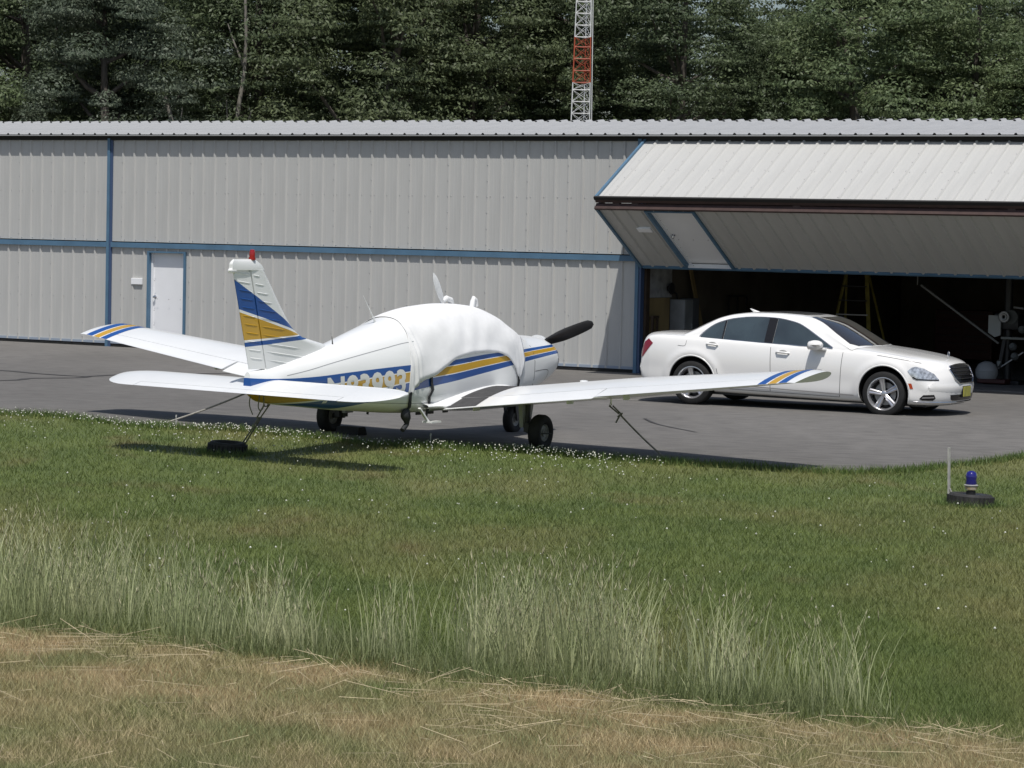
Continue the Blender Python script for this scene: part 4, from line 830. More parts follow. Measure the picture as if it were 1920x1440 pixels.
# dark sill and seams
def cseam(pts, wdt=0.008, s=-1, name='panel_gap', m=None, off=0.0025):
    P = curve_pts([(a, b, 0) for a, b in pts], max(2, 7 * (len(pts) - 1))); g = G(); up = []; dn = []
    for i, p in enumerate(P):
        t = (P[min(i + 1, len(P) - 1)] - P[max(i - 1, 0)]).normalized(); n_ = Vector((-t.y, t.x, 0)) * wdt / 2; up.append(((p + n_).x, (p + n_).y)); dn.append(((p - n_).x, (p - n_).y))
    for i in range(len(P) - 1): patch([up[i], up[i + 1], dn[i + 1], dn[i]], CB, 1, s, off, 0.3, g=g)
    return g.build(name, m or M_DKSEAM, body, fixn=False)
for s in (-1, 1):
    cseam([(-0.285, 0.95), (-0.265, 0.6), (-0.262, 0.28)], s=s); cseam([(0.90, 0.93), (0.885, 0.6), (0.875, 0.26)], s=s)
    cseam([(-1.16, 0.58), (-1.12, 0.42), (-1.08, 0.30)], s=s); cseam([(-1.05, 0.275), (-0.3, 0.268), (0.875, 0.255)], 0.006, s)
    cseam([(-1.84, 0.905), (-1.72, 0.905), (-1.70, 0.985)], 0.006, s)
    cseam([(-0.98, 0.345), (0.0, 0.318), (1.11, 0.295)], 0.016, s, 'sill_strip', M_SILV, 0.006)
    cseam([(1.45, 0.915), (1.9, 0.862), (2.12, 0.825)], 0.006, s, 'hood_gap')
    for x0, x1, z in ((-1.355, -1.16, 0.945), (-0.185, 0.035, 0.878)):
        h = CB.ray_cast(Vector(((x0 + x1) / 2, s * 3, z)), Vector((0, -s, 0))); y = h[0].y if h[0] else s * 0.9
        g = G(); g.lathe([(0.0, -0.004), (0.045, -0.002), (0.05, 0.003), (0.0, 0.004)], 18, Matrix.Translation(((x0 + x1) / 2, y, z)) @ Matrix.Rotation(math.pi / 2, 4, 'X') @ Matrix.Diagonal((1.5, 0.8, 1, 1))); hb = g.build('handle_bowl', mat('handle_shadow_grey', (0.35, 0.35, 0.34), 0.4), body, smooth=40)
        g = G(); g.tube([(x0, y + s * 0.005, z + 0.004), (x0 + 0.03, y + s * 0.035, z + 0.008), (x1 - 0.03, y + s * 0.035, z), (x1, y + s * 0.005, z - 0.004)], [0.014, 0.015, 0.015, 0.014], 8); g.build('door_handle', M_CAR, body, smooth=50)
    # mirror
    g = G(); rr = []
    for t in np.linspace(0, 1, 9):
        x = 0.60 - 0.20 * t; r = math.sqrt(max(0.0, 1 - ((t - 0.62) / 0.66) ** 2)) ; rr.append([Vector((x, s * (0.985 + 0.115 * r * math.cos(a)), 1.025 - 0.01 * t + 0.078 * r * math.copysign(abs(math.sin(a)) ** 0.7, math.sin(a)))) for a in np.linspace(0, 2 * math.pi, 17)[:-1]])
    g.grid(9, 16, lambda i, j: rr[i][j], wrap=True); g.add(rr[0], [tuple(range(16))]); g.add(rr[-1], [tuple(range(16))]); mi = g.build('mirror', M_CAR, CAR, smooth=60)
    g = G(); g.box(0.50, 0.63, s * 0.88 - 0.07, s * 0.88 + 0.07, 0.945, 0.985, bev=0.012); g.build('mirror_arm', M_CAR, mi, smooth=40)
    g = G(); rr2 = [Vector((0.396, s * (0.985 + 0.10 * math.cos(a)), 1.015 + 0.066 * math.copysign(abs(math.sin(a)) ** 0.7, math.sin(a)))) for a in np.linspace(0, 2 * math.pi, 17)[:-1]]; g.add(rr2, [tuple(range(16))]); g.build('mirror_glass', M_CHROME, mi)
    G().box(0.46, 0.60, s * 1.093 - 0.006, s * 1.093 + 0.006, 1.012, 1.026).build('turn_signal', mat('signal_dark', (0.05, 0.045, 0.04), 0.3), mi)
    # head light, side marker, tail light
    hl = [(1.95, 0.702), (2.00, 0.755), (2.056, 0.772), (2.169, 0.747), (2.304, 0.672), (2.375, 0.585), (2.28, 0.583), (2.083, 0.588), (2.02, 0.618)]
    hlm = patch(hl, CB, 1, s, 0.006, 0.03).build('headlight', mat('lamp_glass', (0.62, 0.64, 0.66), 0.06, metal=0.55, var=0.6, scale=26, coat=1.0), body, smooth=50, fixn=False)
    sgm = patch([(2.02, 0.606), (2.083, 0.578), (2.28, 0.573), (2.375, 0.576), (2.37, 0.590), (2.28, 0.588), (2.088, 0.594), (2.03, 0.624)], CB, 1, s, 0.009, 0.05); sgm.build('lamp_rim', M_TRIMK, body, fixn=False)
    patch([(1.965, 0.520), (2.015, 0.520), (2.04, 0.440), (1.985, 0.445)], CB, 1, s, 0.006, 0.03).build('side_marker', mat('amber_red_lens', (0.42, 0.055, 0.012), 0.15, coat=0.6), body, fixn=False)
    patch([(-2.375, 0.985), (-2.285, 0.92), (-2.385, 0.80), (-2.47, 0.695), (-2.53, 0.695), (-2.51, 0.80), (-2.45, 0.93)], CB, 1, s, 0.006, 0.03).build('tail_light', mat('red_tail_lens', (0.22, 0.008, 0.02), 0.12, coat=0.8), body, fixn=False)
    patch([(2.13, 0.295), (2.19, 0.355), (2.33, 0.365), (2.345, 0.31), (2.31, 0.275), (2.17, 0.275)], CB, 1, s, 0.005, 0.03).build('fog_vent', M_TRIMK, body, fixn=False)
    patch([(2.17, 0.305), (2.33, 0.318), (2.325, 0.335), (2.18, 0.322)], CB, 1, s, 0.010, 0.04).build('fog_strip', M_SILV, body, fixn=False)
# nose: grille, intake, plate, chrome lip, hood star
def front_pt(y, z):
    h = CB.ray_cast(Vector((4, y, z)), Vector((-1, 0, 0))); return h[0], h[1]
gp = [(-0.40, 0.778), (-0.2, 0.797), (0.0, 0.802), (0.2, 0.797), (0.40, 0.778), (0.45, 0.735), (0.40, 0.60), (0.29, 0.53), (-0.29, 0.53), (-0.40, 0.60), (-0.45, 0.735)]
grl = patch(gp, CB, 0, 1, 0.008, 0.05).build('grille', M_TRIMK, body, fixn=False)
pts = [front_pt(y, z) for y, z in gp]; G().tube([p[0] + p[1] * 0.010 for p in pts + pts[:1]], 0.012, 8).build('grille_surround', M_CHROME, grl, smooth=50)
for z in (0.60, 0.655, 0.71, 0.76):
    G().tube([(front_pt(y, z)[0] + Vector((0.016, 0, 0))) for y in np.linspace(-0.38, 0.38, 9)], 0.0055, 6).build('grille_slat', mat('slat_dark_chrome', (0.10, 0.10, 0.105), 0.3, metal=0.8), grl, smooth=50)
ip = [(-0.50, 0.362), (0.50, 0.362), (0.46, 0.285), (0.40, 0.272), (-0.40, 0.272), (-0.46, 0.285)]
patch(ip, CB, 0, 1, 0.006, 0.06).build('air_intake', M_TRIMK, body, fixn=False)
lip = []
for y in np.linspace(-0.86, 0.86, 31):
    h = front_pt(y, 0.247)[0]
    if h is not None: lip.append(h + Vector((0.006, 0, 0)))
G().tube(lip, 0.011, 6).build('chrome_lip', M_CHROME, body, smooth=60)
PLT = G(); px0 = front_pt(0, 0.42)[0].x + 0.012; PLT.box(px0, px0 + 0.012, -0.155, 0.155, 0.325, 0.475, bev=0.004); PLT = PLT.build('number_plate', mat('plate_yellow', (0.42, 0.40, 0.08), 0.45, col2=(0.28, 0.27, 0.06), var=0.3, scale=9), CAR)
G().box(px0 - 0.05, px0, -0.165, 0.165, 0.315, 0.485).build('plate_holder', M_TRIMK, CAR)
p = CB.ray_cast(Vector((2.26, 0, 3)), Vector((0, 0, -1)))[0]
g = G(); g.tube([p - Vector((0, 0, 0.01)), p + Vector((0, 0, 0.03))], 0.006, 6)
g.lathe([(0.038 + 0.004 * math.cos(a), 0.004 * math.sin(a)) for a in np.linspace(0, 2 * math.pi, 7)[:-1]], 20, Matrix.Translation(p + Vector((0, 0, 0.068))) @ Matrix.Rotation(math.pi / 2, 4, 'Y'), closed=True)
for k in range(3): a = math.pi / 2 + k * 2 * math.pi / 3; c0 = p + Vector((0, 0, 0.068)); g.bar(c0, c0 + Vector((0, math.cos(a) * 0.036, math.sin(a) * 0.036)), 0.006, 0.006, up=(1, 0, 0))
g.build('hood_ornament', M_CHROME, CAR)
# wheels
def car_wheel(x, s):
    Mw = Matrix.Rotation(-s * math.pi / 2, 4, 'X'); R = TR; h = 0.118     # local +z of the lathe points outward
    pr = [(R * 0.70, -h), (R * 0.80, -h), (R * 0.95, -h * 0.9), (R, -h * 0.55), (R, h * 0.55), (R * 0.965, h * 0.85), (R * 0.86, h), (R * 0.72, h * 0.96), (R * 0.70, h * 0.7)]
    g = G(); g.lathe(pr, 48, Mw, closed=True); t = g.build('wheel', M_RUBBER, CAR, smooth=35, loc=(x, s * 0.815, TR))
    g = G(); g.lathe([(R * 0.70, -h * 0.9), (R * 0.715, h * 0.80), (R * 0.735, h * 0.97), (R * 0.70, h * 0.98), (R * 0.655, h * 0.78), (R * 0.645, -h * 0.9)], 48, Mw, closed=True); g.build('rim', M_SILV, t, smooth=40)
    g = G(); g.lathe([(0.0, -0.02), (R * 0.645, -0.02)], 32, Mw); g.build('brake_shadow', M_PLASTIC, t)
    g = G(); g.lathe([(R * 0.25, 0.0), (R * 0.50, 0.0), (R * 0.50, 0.012), (R * 0.25, 0.012)], 32, Mw, closed=True); g.build('brake_disc', mat('disc_steel', (0.30, 0.30, 0.30), 0.4, metal=0.8), t, smooth=30)
    g = G()
    for k in range(5):
        a0 = math.radians(90 + 72 * k + 10)
        def P_(r, off, z): return Mw @ Vector((r * math.cos(a0) - off * math.sin(a0), r * math.sin(a0) + off * math.cos(a0), z))
        V = []; n_ = 8
        for i in range(n_):
            q = i / (n_ - 1); r = R * (0.10 + 0.59 * q); wd2 = R * (0.075 + 0.055 * q); zz = h * (0.62 + 0.16 * q)
            V += [P_(r, -wd2, zz - 0.05), P_(r, -wd2, zz - 0.004), P_(r, -wd2 * 0.55, zz + 0.006), P_(r, 0, zz - 0.002), P_(r, wd2 * 0.55, zz + 0.006), P_(r, wd2, zz - 0.004), P_(r, wd2, zz - 0.05)]
        g.add(V, [(i * 7 + j, i * 7 + j + 1, (i + 1) * 7 + j + 1, (i + 1) * 7 + j) for i in range(n_ - 1) for j in range(6)])
    g.lathe([(0.0, h * 0.70), (R * 0.10, h * 0.70), (R * 0.14, h * 0.62), (R * 0.16, h * 0.3)], 20, Mw); g.build('spokes', M_SILV, t, smooth=35)
for x in (AXF, AXR):
    for s in (-1, 1): car_wheel(x, s)
g = G(); g.box(-2.3, 2.2, -0.75, 0.75, 0.17, 0.30); g.build('underbody', M_PLASTIC, CAR)
g = G()
for x in (AXF, AXR): g.tube([(x, -0.8, TR), (x, 0.8, TR)], 0.05, 8)
g.build('axle', M_PLASTIC, CAR)
# ================================================================== tie-downs, chock, markers
M_ROPE = mat('grey_rope', (0.22, 0.21, 0.185), 0.8, var=0.4, scale=30); M_ROPEL = mat('pale_rope', (0.33, 0.32, 0.29), 0.8, var=0.3, scale=30)
bpy.context.view_layer.update()
AM = AIR.matrix_basis.copy()
def aw(x, y, z): return AM @ Vector((x, y, z))
def sag(a, b, s, n=10): return [a + (b - a) * (i / (n - 1)) - Vector((0, 0, s * math.sin(math.pi * i / (n - 1)))) for i in range(n)]
def rope(label, pts, r, m, extra=None):
    g = G(); g.tube(pts, r, 7)
    for e in (extra or []): g.tube(e, r * 0.95, 6)
    return tag(g.build('tie_down_rope', m, smooth=60), label, 'rope', 'aircraft tie-down ropes')
rr_ = aw(*(wing_pt(2.45, 0.45, False, -1) - Vector((0, 0, 0.08)))); gr_ = Vector(gpt(1.90, 33.55, 0.0))
k1 = rr_ + (gr_ - rr_) * 0.16
rope('grey rope from the right wing down to the apron edge', sag(k1, gr_, 0.02), 0.011, M_ROPE, [[rr_ + Vector((-0.02, 0, 0)), k1 + Vector((-0.015, 0, 0.01))], [rr_ + Vector((0.025, 0, 0)), k1 + Vector((0.02, 0, 0.0))], [k1 + Vector((-0.03, 0, -0.03)), k1, k1 + Vector((0.03, 0, 0.02))], [k1, k1 + Vector((-0.05, 0, -0.10))]])
rl_ = aw(*(wing_pt(2.45, 0.45, False, 1) - Vector((0, 0, 0.08)))); gl_ = Vector(gpt(-4.52, 36.16, 0.0))
rope('pale rope slanting from the left wing down to the grass', sag(rl_, gl_, 0.03), 0.012, M_ROPEL)
tr_ = aw(-3.69, 0, 0.60); tg = Vector(gpt(-3.12, 32.50, 0.09)); k2 = tr_ + (tg - tr_) * 0.28
rope('doubled dark rope from the tail ring to the half-buried tyre', sag(k2, tg, 0.01), 0.009, M_ROPE, [[tr_ + Vector((-0.03, 0, 0)), k2 + Vector((-0.02, 0, 0))], [tr_ + Vector((0.04, 0, 0.02)), k2 + Vector((0.02, 0, 0))], [k2 + Vector((0.025, 0, 0)), tg + Vector((0.04, 0, 0))], [k2 + Vector((-0.035, 0, 0)), k2, k2 + Vector((0.035, 0, 0.0))]])
la = aw(-4.02, -0.02, 0.76); lp = [la + Vector((0.10, 0, 0.0)), la + Vector((0.08, 0, -0.14)), la + Vector((0.105, 0, -0.19)), la + Vector((0.14, 0, -0.14)), la + Vector((0.14, 0, 0))]
g = G(); g.tube([Vector(p) for p in curve_pts(lp, 20)], 0.007, 6); g.tube(curve_pts([la + Vector((0.0, 0, 0.02)), la + Vector((-0.02, 0, -0.12)), la + Vector((0.02, 0, -0.24))], 10), 0.007, 6)
tag(g.build('cord', M_ROPE, smooth=60), 'short dark cord looped and hanging under the tail cone', 'cord')
def tyre(loc, R, W_, tilt, name):
    g = G(); pr = [(R * 0.62, -W_ * 0.35), (R * 0.70, -W_ * 0.5), (R * 0.90, -W_ * 0.5), (R, -W_ * 0.32), (R, W_ * 0.32), (R * 0.90, W_ * 0.5), (R * 0.70, W_ * 0.5), (R * 0.62, W_ * 0.35)]
    g.lathe(pr, 40, closed=True)
    for k in range(30):
        a = 2 * math.pi * k / 30; Mx = Matrix.Rotation(a, 4, 'Z'); g.box(R - 0.006, R + 0.012, -0.016, 0.016, -W_ * 0.34, W_ * 0.34, Mx)
    return g.build(name, mat('weathered_tyre', (0.028, 0.028, 0.028), 0.85, var=0.5, scale=9, bump=0.3, bscale=30), smooth=35, loc=loc, rot=tilt)
tag(tyre(gpt(-3.26, 32.45, 0.065), 0.22, 0.15, (0.05, 0.04, 0.3), 'anchor_tyre'), 'old black tyre half sunk in clover under the airplane tail', 'tyre')
g = G(); g.prism([(-0.11, 0), (0.11, 0), (0.07, 0.10), (-0.07, 0.10)], 0.34, lambda u, v, t: (t - 0.17, u, v)); tag(g.build('wheel_chock', M_RUBBER, loc=gpt(-2.02, 35.62, 0.018), rot=(0, 0, -0.55)), 'black rubber chock against the left main wheel', 'chock')
# blue edge light standing on a flat tyre
LP = gpt(4.83, 29.5, -0.012); TL = tag(empty('taxiway_light', LP), 'blue-domed taxiway edge light on a flat black tyre in the lawn', 'light')
b_ = tyre((0, 0, 0.075), 0.235, 0.13, (0, 0.05, 0.2), 'base_tyre'); b_.parent = TL
G().lathe([(0.0, 0.11), (0.16, 0.11), (0.16, 0.13), (0.05, 0.135), (0.05, 0.17), (0.0, 0.17)], 24).build('base_plate', M_PLASTIC, TL, smooth=30)
G().lathe([(0.03, 0.165), (0.035, 0.18), (0.062, 0.185), (0.066, 0.215), (0.062, 0.22)], 20).build('collar', mat('brass_collar', (0.40, 0.27, 0.07), 0.4, col2=(0.45, 0.44, 0.42), var=0.5, scale=22), TL, smooth=30)
G().lathe([(0.07, 0.22), (0.075, 0.232), (0.066, 0.236), (0.0, 0.236)], 20).build('clamp_ring', mat('clamp_grey', (0.45, 0.44, 0.42), 0.4), TL, smooth=30)
G().lathe([(0.056, 0.236), (0.062, 0.25), (0.055, 0.285), (0.058, 0.30), (0.060, 0.325), (0.050, 0.36), (0.028, 0.378), (0.0, 0.382)], 24).build('blue_dome', mat('cobalt_glass', (0.010, 0.008, 0.16), 0.08, coat=1.0), TL, smooth=50)
g = G(); g.bar((0, 0, -0.03), (-0.015, 0.01, 0.60), 0.045, 0.012); g.bar((0.07, 0, 0.0), (0.008, 0, 0.17), 0.016, 0.012)
tag(g.build('marker_stake', mat('weathered_stake', (0.46, 0.45, 0.42), 0.8, var=0.3, scale=12), loc=gpt(4.62, 29.6)), 'thin weathered grey stake upright beside the blue light', 'stake')
for x, y, h in ((-4.28, 36.0, 0.14), (-0.98, 34.35, 0.16)):
    g = G(); g.tube([(0, 0, -0.03), (0.004, 0, h)], [0.006, 0.005], 6); g.tube([(0.0, 0, h * 0.85), (0.004, 0, h + 0.012)], 0.009, 6)
    tag(g.build('marker_peg', mat('pale_peg', (0.5, 0.5, 0.48), 0.7), loc=gpt(x, y), smooth=40), 'small pale peg at the left end of the clover edge' if x < -3 else 'small pale peg at the apron edge below the cockpit cover', 'peg')
# ================================================================== inside the open bay (hangar coordinates)
HM = HAN.matrix_basis.copy()
def hempty(name, s, y, label, cat, rz=0.0):
    p = HM @ Vector((s, y, 0.035)); return tag(empty(name, p, (0, 0, -WA + rz)), label, cat)
M_YEL = mat('ladder_yellow', (0.34, 0.28, 0.06), 0.5, var=0.3, scale=8); M_ALU = mat('dull_aluminium', (0.42, 0.42, 0.42), 0.4, metal=0.5)
LD = hempty('step_ladder', 17.1, 5.0, 'yellow A-frame stepladder standing inside the open bay behind the sedan', 'ladder')
for s in (-1, 1):
    G().bar((s * 0.50, -0.30, 0), (s * 0.22, 0.0, 1.95), 0.075, 0.03).build('front_rail', M_YEL, LD); G().bar((s * 0.52, 0.65, 0), (s * 0.24, 0.06, 1.92), 0.045, 0.025).build('rear_rail', M_YEL, LD)
for k in range(6):
    t = 0.13 + 0.145 * k; wv = 0.50 - 0.28 * t; G().box(-wv, wv, -0.30 * (1 - t) - 0.04, -0.30 * (1 - t) + 0.04, 1.95 * t - 0.012, 1.95 * t + 0.012).build('step', M_ALU if k == 3 else M_PLASTIC, LD)
G().box(-0.26, 0.26, -0.08, 0.12, 1.93, 1.98).build('top_cap', M_YEL, LD)
TC = hempty('tool_cabinet', 17.6, 9.6, 'dark red wide tool cabinet with drawers in the gloom of the open bay', 'cabinet')
G().box(-0.65, 0.65, -0.25, 0.25, 0.12, 1.15, bev=0.01).build('case', mat('toolbox_red', (0.045, 0.008, 0.007), 0.5), TC)
for k in range(6):
    for c in range(2):
        d = G().box(-0.62 + 0.63 * c, -0.01 + 0.63 * c, -0.268, -0.25, 0.17 + 0.16 * k, 0.31 + 0.16 * k, bev=0.004).build('drawer', mat('toolbox_red', (0.045, 0.008, 0.007), 0.5), TC)
        G().box(-0.55 + 0.63 * c, -0.08 + 0.63 * c, -0.288, -0.268, 0.275 + 0.16 * k, 0.29 + 0.16 * k).build('drawer_pull', M_PLASTIC, d)
for x in (-0.55, 0.55):
    for y in (-0.18, 0.18): G().lathe([(0.06, -0.02), (0.06, 0.02)], 14, Matrix.Translation((x, y, 0.06)) @ Matrix.Rotation(math.pi / 2, 4, 'X')).build('caster', M_RUBBER, TC)
g = G(); a_ = HM @ Vector((19.38, 3.0, 1.80)); b2 = HM @ Vector((21.02, 2.9, 0.76)); g.bar(a_, b2, 0.055, 0.035); q_ = HM @ Vector((19.3, 3.0, 1.80)); q2 = HM @ Vector((19.3, 3.0, 4.3)); g.bar(q_, q2, 0.02, 0.02)
tag(g.build('diagonal_strut', mat('grey_strut_paint', (0.22, 0.22, 0.21), 0.5, var=0.2, scale=5)), 'pale grey strut slanting down to the dark shop machine', 'strut')
DP = hempty('shop_machine', 21.35, 2.5, 'dark shop machine with a round pale pulley and white guard inside the bay', 'machine')
G().box(-0.35, 0.35, -0.3, 0.3, 0.0, 0.07, bev=0.01).build('base', M_PLASTIC, DP); G().tube([(0, 0, 0.05), (0, 0, 1.95)], 0.075, 16).build('column', M_PLASTIC, DP, smooth=40)
G().box(-0.22, 0.26, -0.16, 0.30, 1.00, 1.30, bev=0.03).build('head', M_PLASTIC, DP, smooth=30)
G().prism([(-0.30, 1.26), (-0.06, 1.26), (-0.06, 0.90), (-0.17, 0.86), (-0.30, 0.94)], 0.04, lambda u, v, t: (u, -0.22 + t, v)).build('guard', mat('guard_white', (0.34, 0.35, 0.34), 0.5), DP)
Mp = Matrix.Translation((0.02, -0.24, 1.24)) @ Matrix.Rotation(math.pi / 2, 4, 'X')
G().lathe([(0.035, 0.0), (0.035, 0.05), (0.06, 0.055), (0.07, 0.03), (0.095, 0.03), (0.105, 0.05), (0.105, 0.0)], 28, Mp, closed=True).build('pulley', mat('pulley_grey', (0.32, 0.32, 0.32), 0.35, metal=0.4), DP, smooth=30)
G().lathe([(0.0, 0.0), (0.13, 0.0), (0.13, 0.2), (0.0, 0.2)], 20, Matrix.Translation((0.13, 0.0, 1.24)) @ Matrix.Rotation(math.pi / 2, 4, 'X')).build('motor', mat('motor_dark', (0.05, 0.055, 0.05), 0.5), DP, smooth=30)
G().box(-0.05, 0.45, -0.22, 0.22, 0.83, 0.87).build('work_table', mat('table_steel', (0.16, 0.17, 0.16), 0.4, metal=0.5), DP)
G().bar((-0.02, -0.10, 0.83), (-0.10, -0.12, 0.30), 0.09, 0.06).build('lever_arm', M_PLASTIC, DP); G().tube([(-0.10, -0.14, 0.42), (-0.11, -0.14, 0.28)], [0.045, 0.02], 10).build('handle_grip', mat('guard_white', (0.34, 0.35, 0.34), 0.5), DP)
G().bar((-0.08, -0.14, 0.30), (0.36, -0.12, 0.60), 0.03, 0.02).build('foot_link', M_ALU, DP)
for k, (x, z) in enumerate(((0.16, 0.70), (0.20, 0.52), (0.33, 1.02))): G().lathe([(0.0, -0.05), (0.07, -0.05), (0.075, 0.0), (0.05, 0.05), (0.0, 0.05)], 14, Matrix.Translation((x, -0.15, z)) @ Matrix.Rotation(1.2, 4, 'X')).build('gearbox', mat('gearbox_grey', (0.11, 0.115, 0.11), 0.5), DP, smooth=30)
G().tube([(0.14, -0.1, 1.42), (0.34, -0.12, 1.40)], 0.02, 8).build('handle_bar', M_ALU, DP)
TK = hempty('air_tank', 21.12, 2.1, 'rounded white tank on a low dark red base beside the shop machine', 'tank')
G().lathe([(0.0, 0.42), (0.08, 0.41), (0.16, 0.36), (0.20, 0.27), (0.205, 0.24), (0.195, 0.235), (0.205, 0.225), (0.20, 0.16), (0.17, 0.10), (0.0, 0.10)], 28).build('tank_body', mat('tank_white', (0.33, 0.335, 0.34), 0.5), TK, smooth=45)
G().box(-0.12, 0.42, -0.16, 0.16, 0.02, 0.10, bev=0.015).build('tank_base', mat('base_red', (0.05, 0.01, 0.008), 0.5), TK)
# things along the partition wall
M_PLY = mat('plywood', (0.26, 0.19, 0.085), 0.75, var=0.35, scale=3, stretch=(1, 1, 0.3)); M_LITE = mat('pale_board', (0.33, 0.335, 0.34), 0.7, var=0.4, scale=6)
def hthing(name, label, cat, build, m):
    g = G(); build(g); o = g.build(name, m, smooth=30); o.matrix_world = HM; return tag(o, label, cat)
hthing('plywood_sheet', 'tan plywood sheet on the lower partition wall by the door post', 'board', lambda g: g.box(14.972, 14.99, 0.28, 1.12, 0.05, 1.44), M_PLY)
hthing('pale_board', 'stained pale board on the partition above the plywood sheet', 'board', lambda g: g.box(14.972, 14.99, 0.28, 1.2, 1.45, 2.6), M_LITE)
hthing('timber_post', 'dark brown timber post just inside the blue door jamb', 'post', lambda g: g.box(14.98, 15.03, 0.12, 0.26, 0.035, 4.4), mat('dark_timber', (0.05, 0.032, 0.02), 0.7, var=0.3, scale=6))
hthing('locker', 'grey steel locker against the partition wall', 'locker', lambda g: (g.box(14.98, 15.30, 1.16, 1.50, 0.035, 1.41, bev=0.006), g.box(15.301, 15.306, 1.18, 1.48, 0.10, 1.36), g.box(15.306, 15.33, 1.42, 1.45, 0.85, 0.95)), mat('locker_grey', (0.22, 0.23, 0.235), 0.5, var=0.2, scale=4))
hthing('locker', 'darker blue-grey steel locker beside the leaning plank', 'locker', lambda g: (g.box(14.98, 15.24, 1.56, 1.86, 0.035, 1.43, bev=0.006), g.box(15.241, 15.246, 1.58, 1.84, 0.10, 1.38)), mat('locker_dark', (0.10, 0.105, 0.115), 0.5, var=0.2, scale=4))
def plank(g):
    g.bar((15.02, 1.75, 2.3), (15.32, 2.2, 0.035), 0.11, 0.03, up=(1, 0, 0))
hthing('leaning_plank', 'long tan plank leaning on the partition behind the sedan trunk', 'plank', plank, M_PLY)
def rack(g):
    for y in (3.42, 3.80, 4.20): g.box(15.05, 15.08, y, y + 0.035, 0.035, 1.47)
    g.box(15.05, 15.08, 3.42, 4.24, 1.44, 1.475); g.box(15.05, 15.08, 3.42, 4.24, 0.5, 0.53)
hthing('pipe_rack', 'black square-tube rack standing by the partition wall', 'rack', rack, M_PLASTIC)
def fan(g):
    g.lathe([(0.0, -0.03), (0.05, -0.03), (0.06, 0.02), (0.11, 0.03), (0.12, 0.05), (0.10, 0.06), (0.0, 0.05)], 18, Matrix.Translation((15.05, 1.0, 1.62)) @ Matrix.Rotation(math.pi / 2, 4, 'Y')); g.tube([(15.02, 1.0, 1.62), (15.02, 1.35, 1.52), (15.02, 1.42, 1.2)], 0.015, 8)
hthing('wall_reel', 'small dark hose reel fixed on the pale board', 'reel', fan, M_PLASTIC)
def stool(g):
    g.box(15.06, 15.10, 0.28, 0.32, 0.035, 1.08); g.box(15.06, 15.10, 0.46, 0.50, 0.035, 1.08); g.box(15.05, 15.11, 0.27, 0.51, 1.06, 1.11)
hthing('saw_stand', 'narrow dark wooden stand by the timber post', 'stand', stool, mat('dark_timber', (0.05, 0.032, 0.02), 0.7))
# ================================================================== lattice tower behind the hangar
TW = tag(empty('lattice_tower', (1.70, 76.0, 0)), 'slender white and orange lattice tower rising behind the hangar', 'tower')
M_TWW = mat('tower_white', (0.62, 0.63, 0.62), 0.5); M_TWO = mat('tower_orange', (0.38, 0.075, 0.035), 0.5)
def tw_r(z): return 0.300 - 0.0195 * (z - 5.6)
def tw_leg(k, z): a = math.radians((205, 318, 75)[k]); return Vector((tw_r(z) * math.cos(a) + 0.005 * (z - 5.6), tw_r(z) * math.sin(a), z))
SECT = [(0.0, 3.0, 1), (3.0, 4.9, 0), (4.9, 6.67, 0), (6.67, 7.88, 1), (7.88, 10.6, 0), (10.6, 13.2, 1)]
for z0, z1, o in SECT:
    m = M_TWO if o else M_TWW
    for k in range(3): G().tube([tw_leg(k, z0), tw_leg(k, z1)], 0.017, 6).build('leg', m, TW, smooth=60)
    zz = list(np.arange(z0, z1 - 0.05, 0.315))
    for i, z in enumerate(zz):
        g = G()
        for k in range(3):
            a, b2 = tw_leg(k, z), tw_leg((k + 1) % 3, z); g.tube([a, b2], 0.011, 5); c, d = tw_leg((k + 1) % 3, min(z + 0.315, z1)), tw_leg(k, min(z + 0.315, z1)); g.tube([a, c], 0.007, 4); g.tube([b2, d], 0.007, 4)
        g.build('bracing', m, TW, smooth=60)
G().tube([tw_leg(1, 0) + Vector((0.05, -0.05, 0)), tw_leg(1, 13.2) + Vector((0.05, -0.03, 0))], 0.012, 5).build('feed_cable', M_TWW, TW)
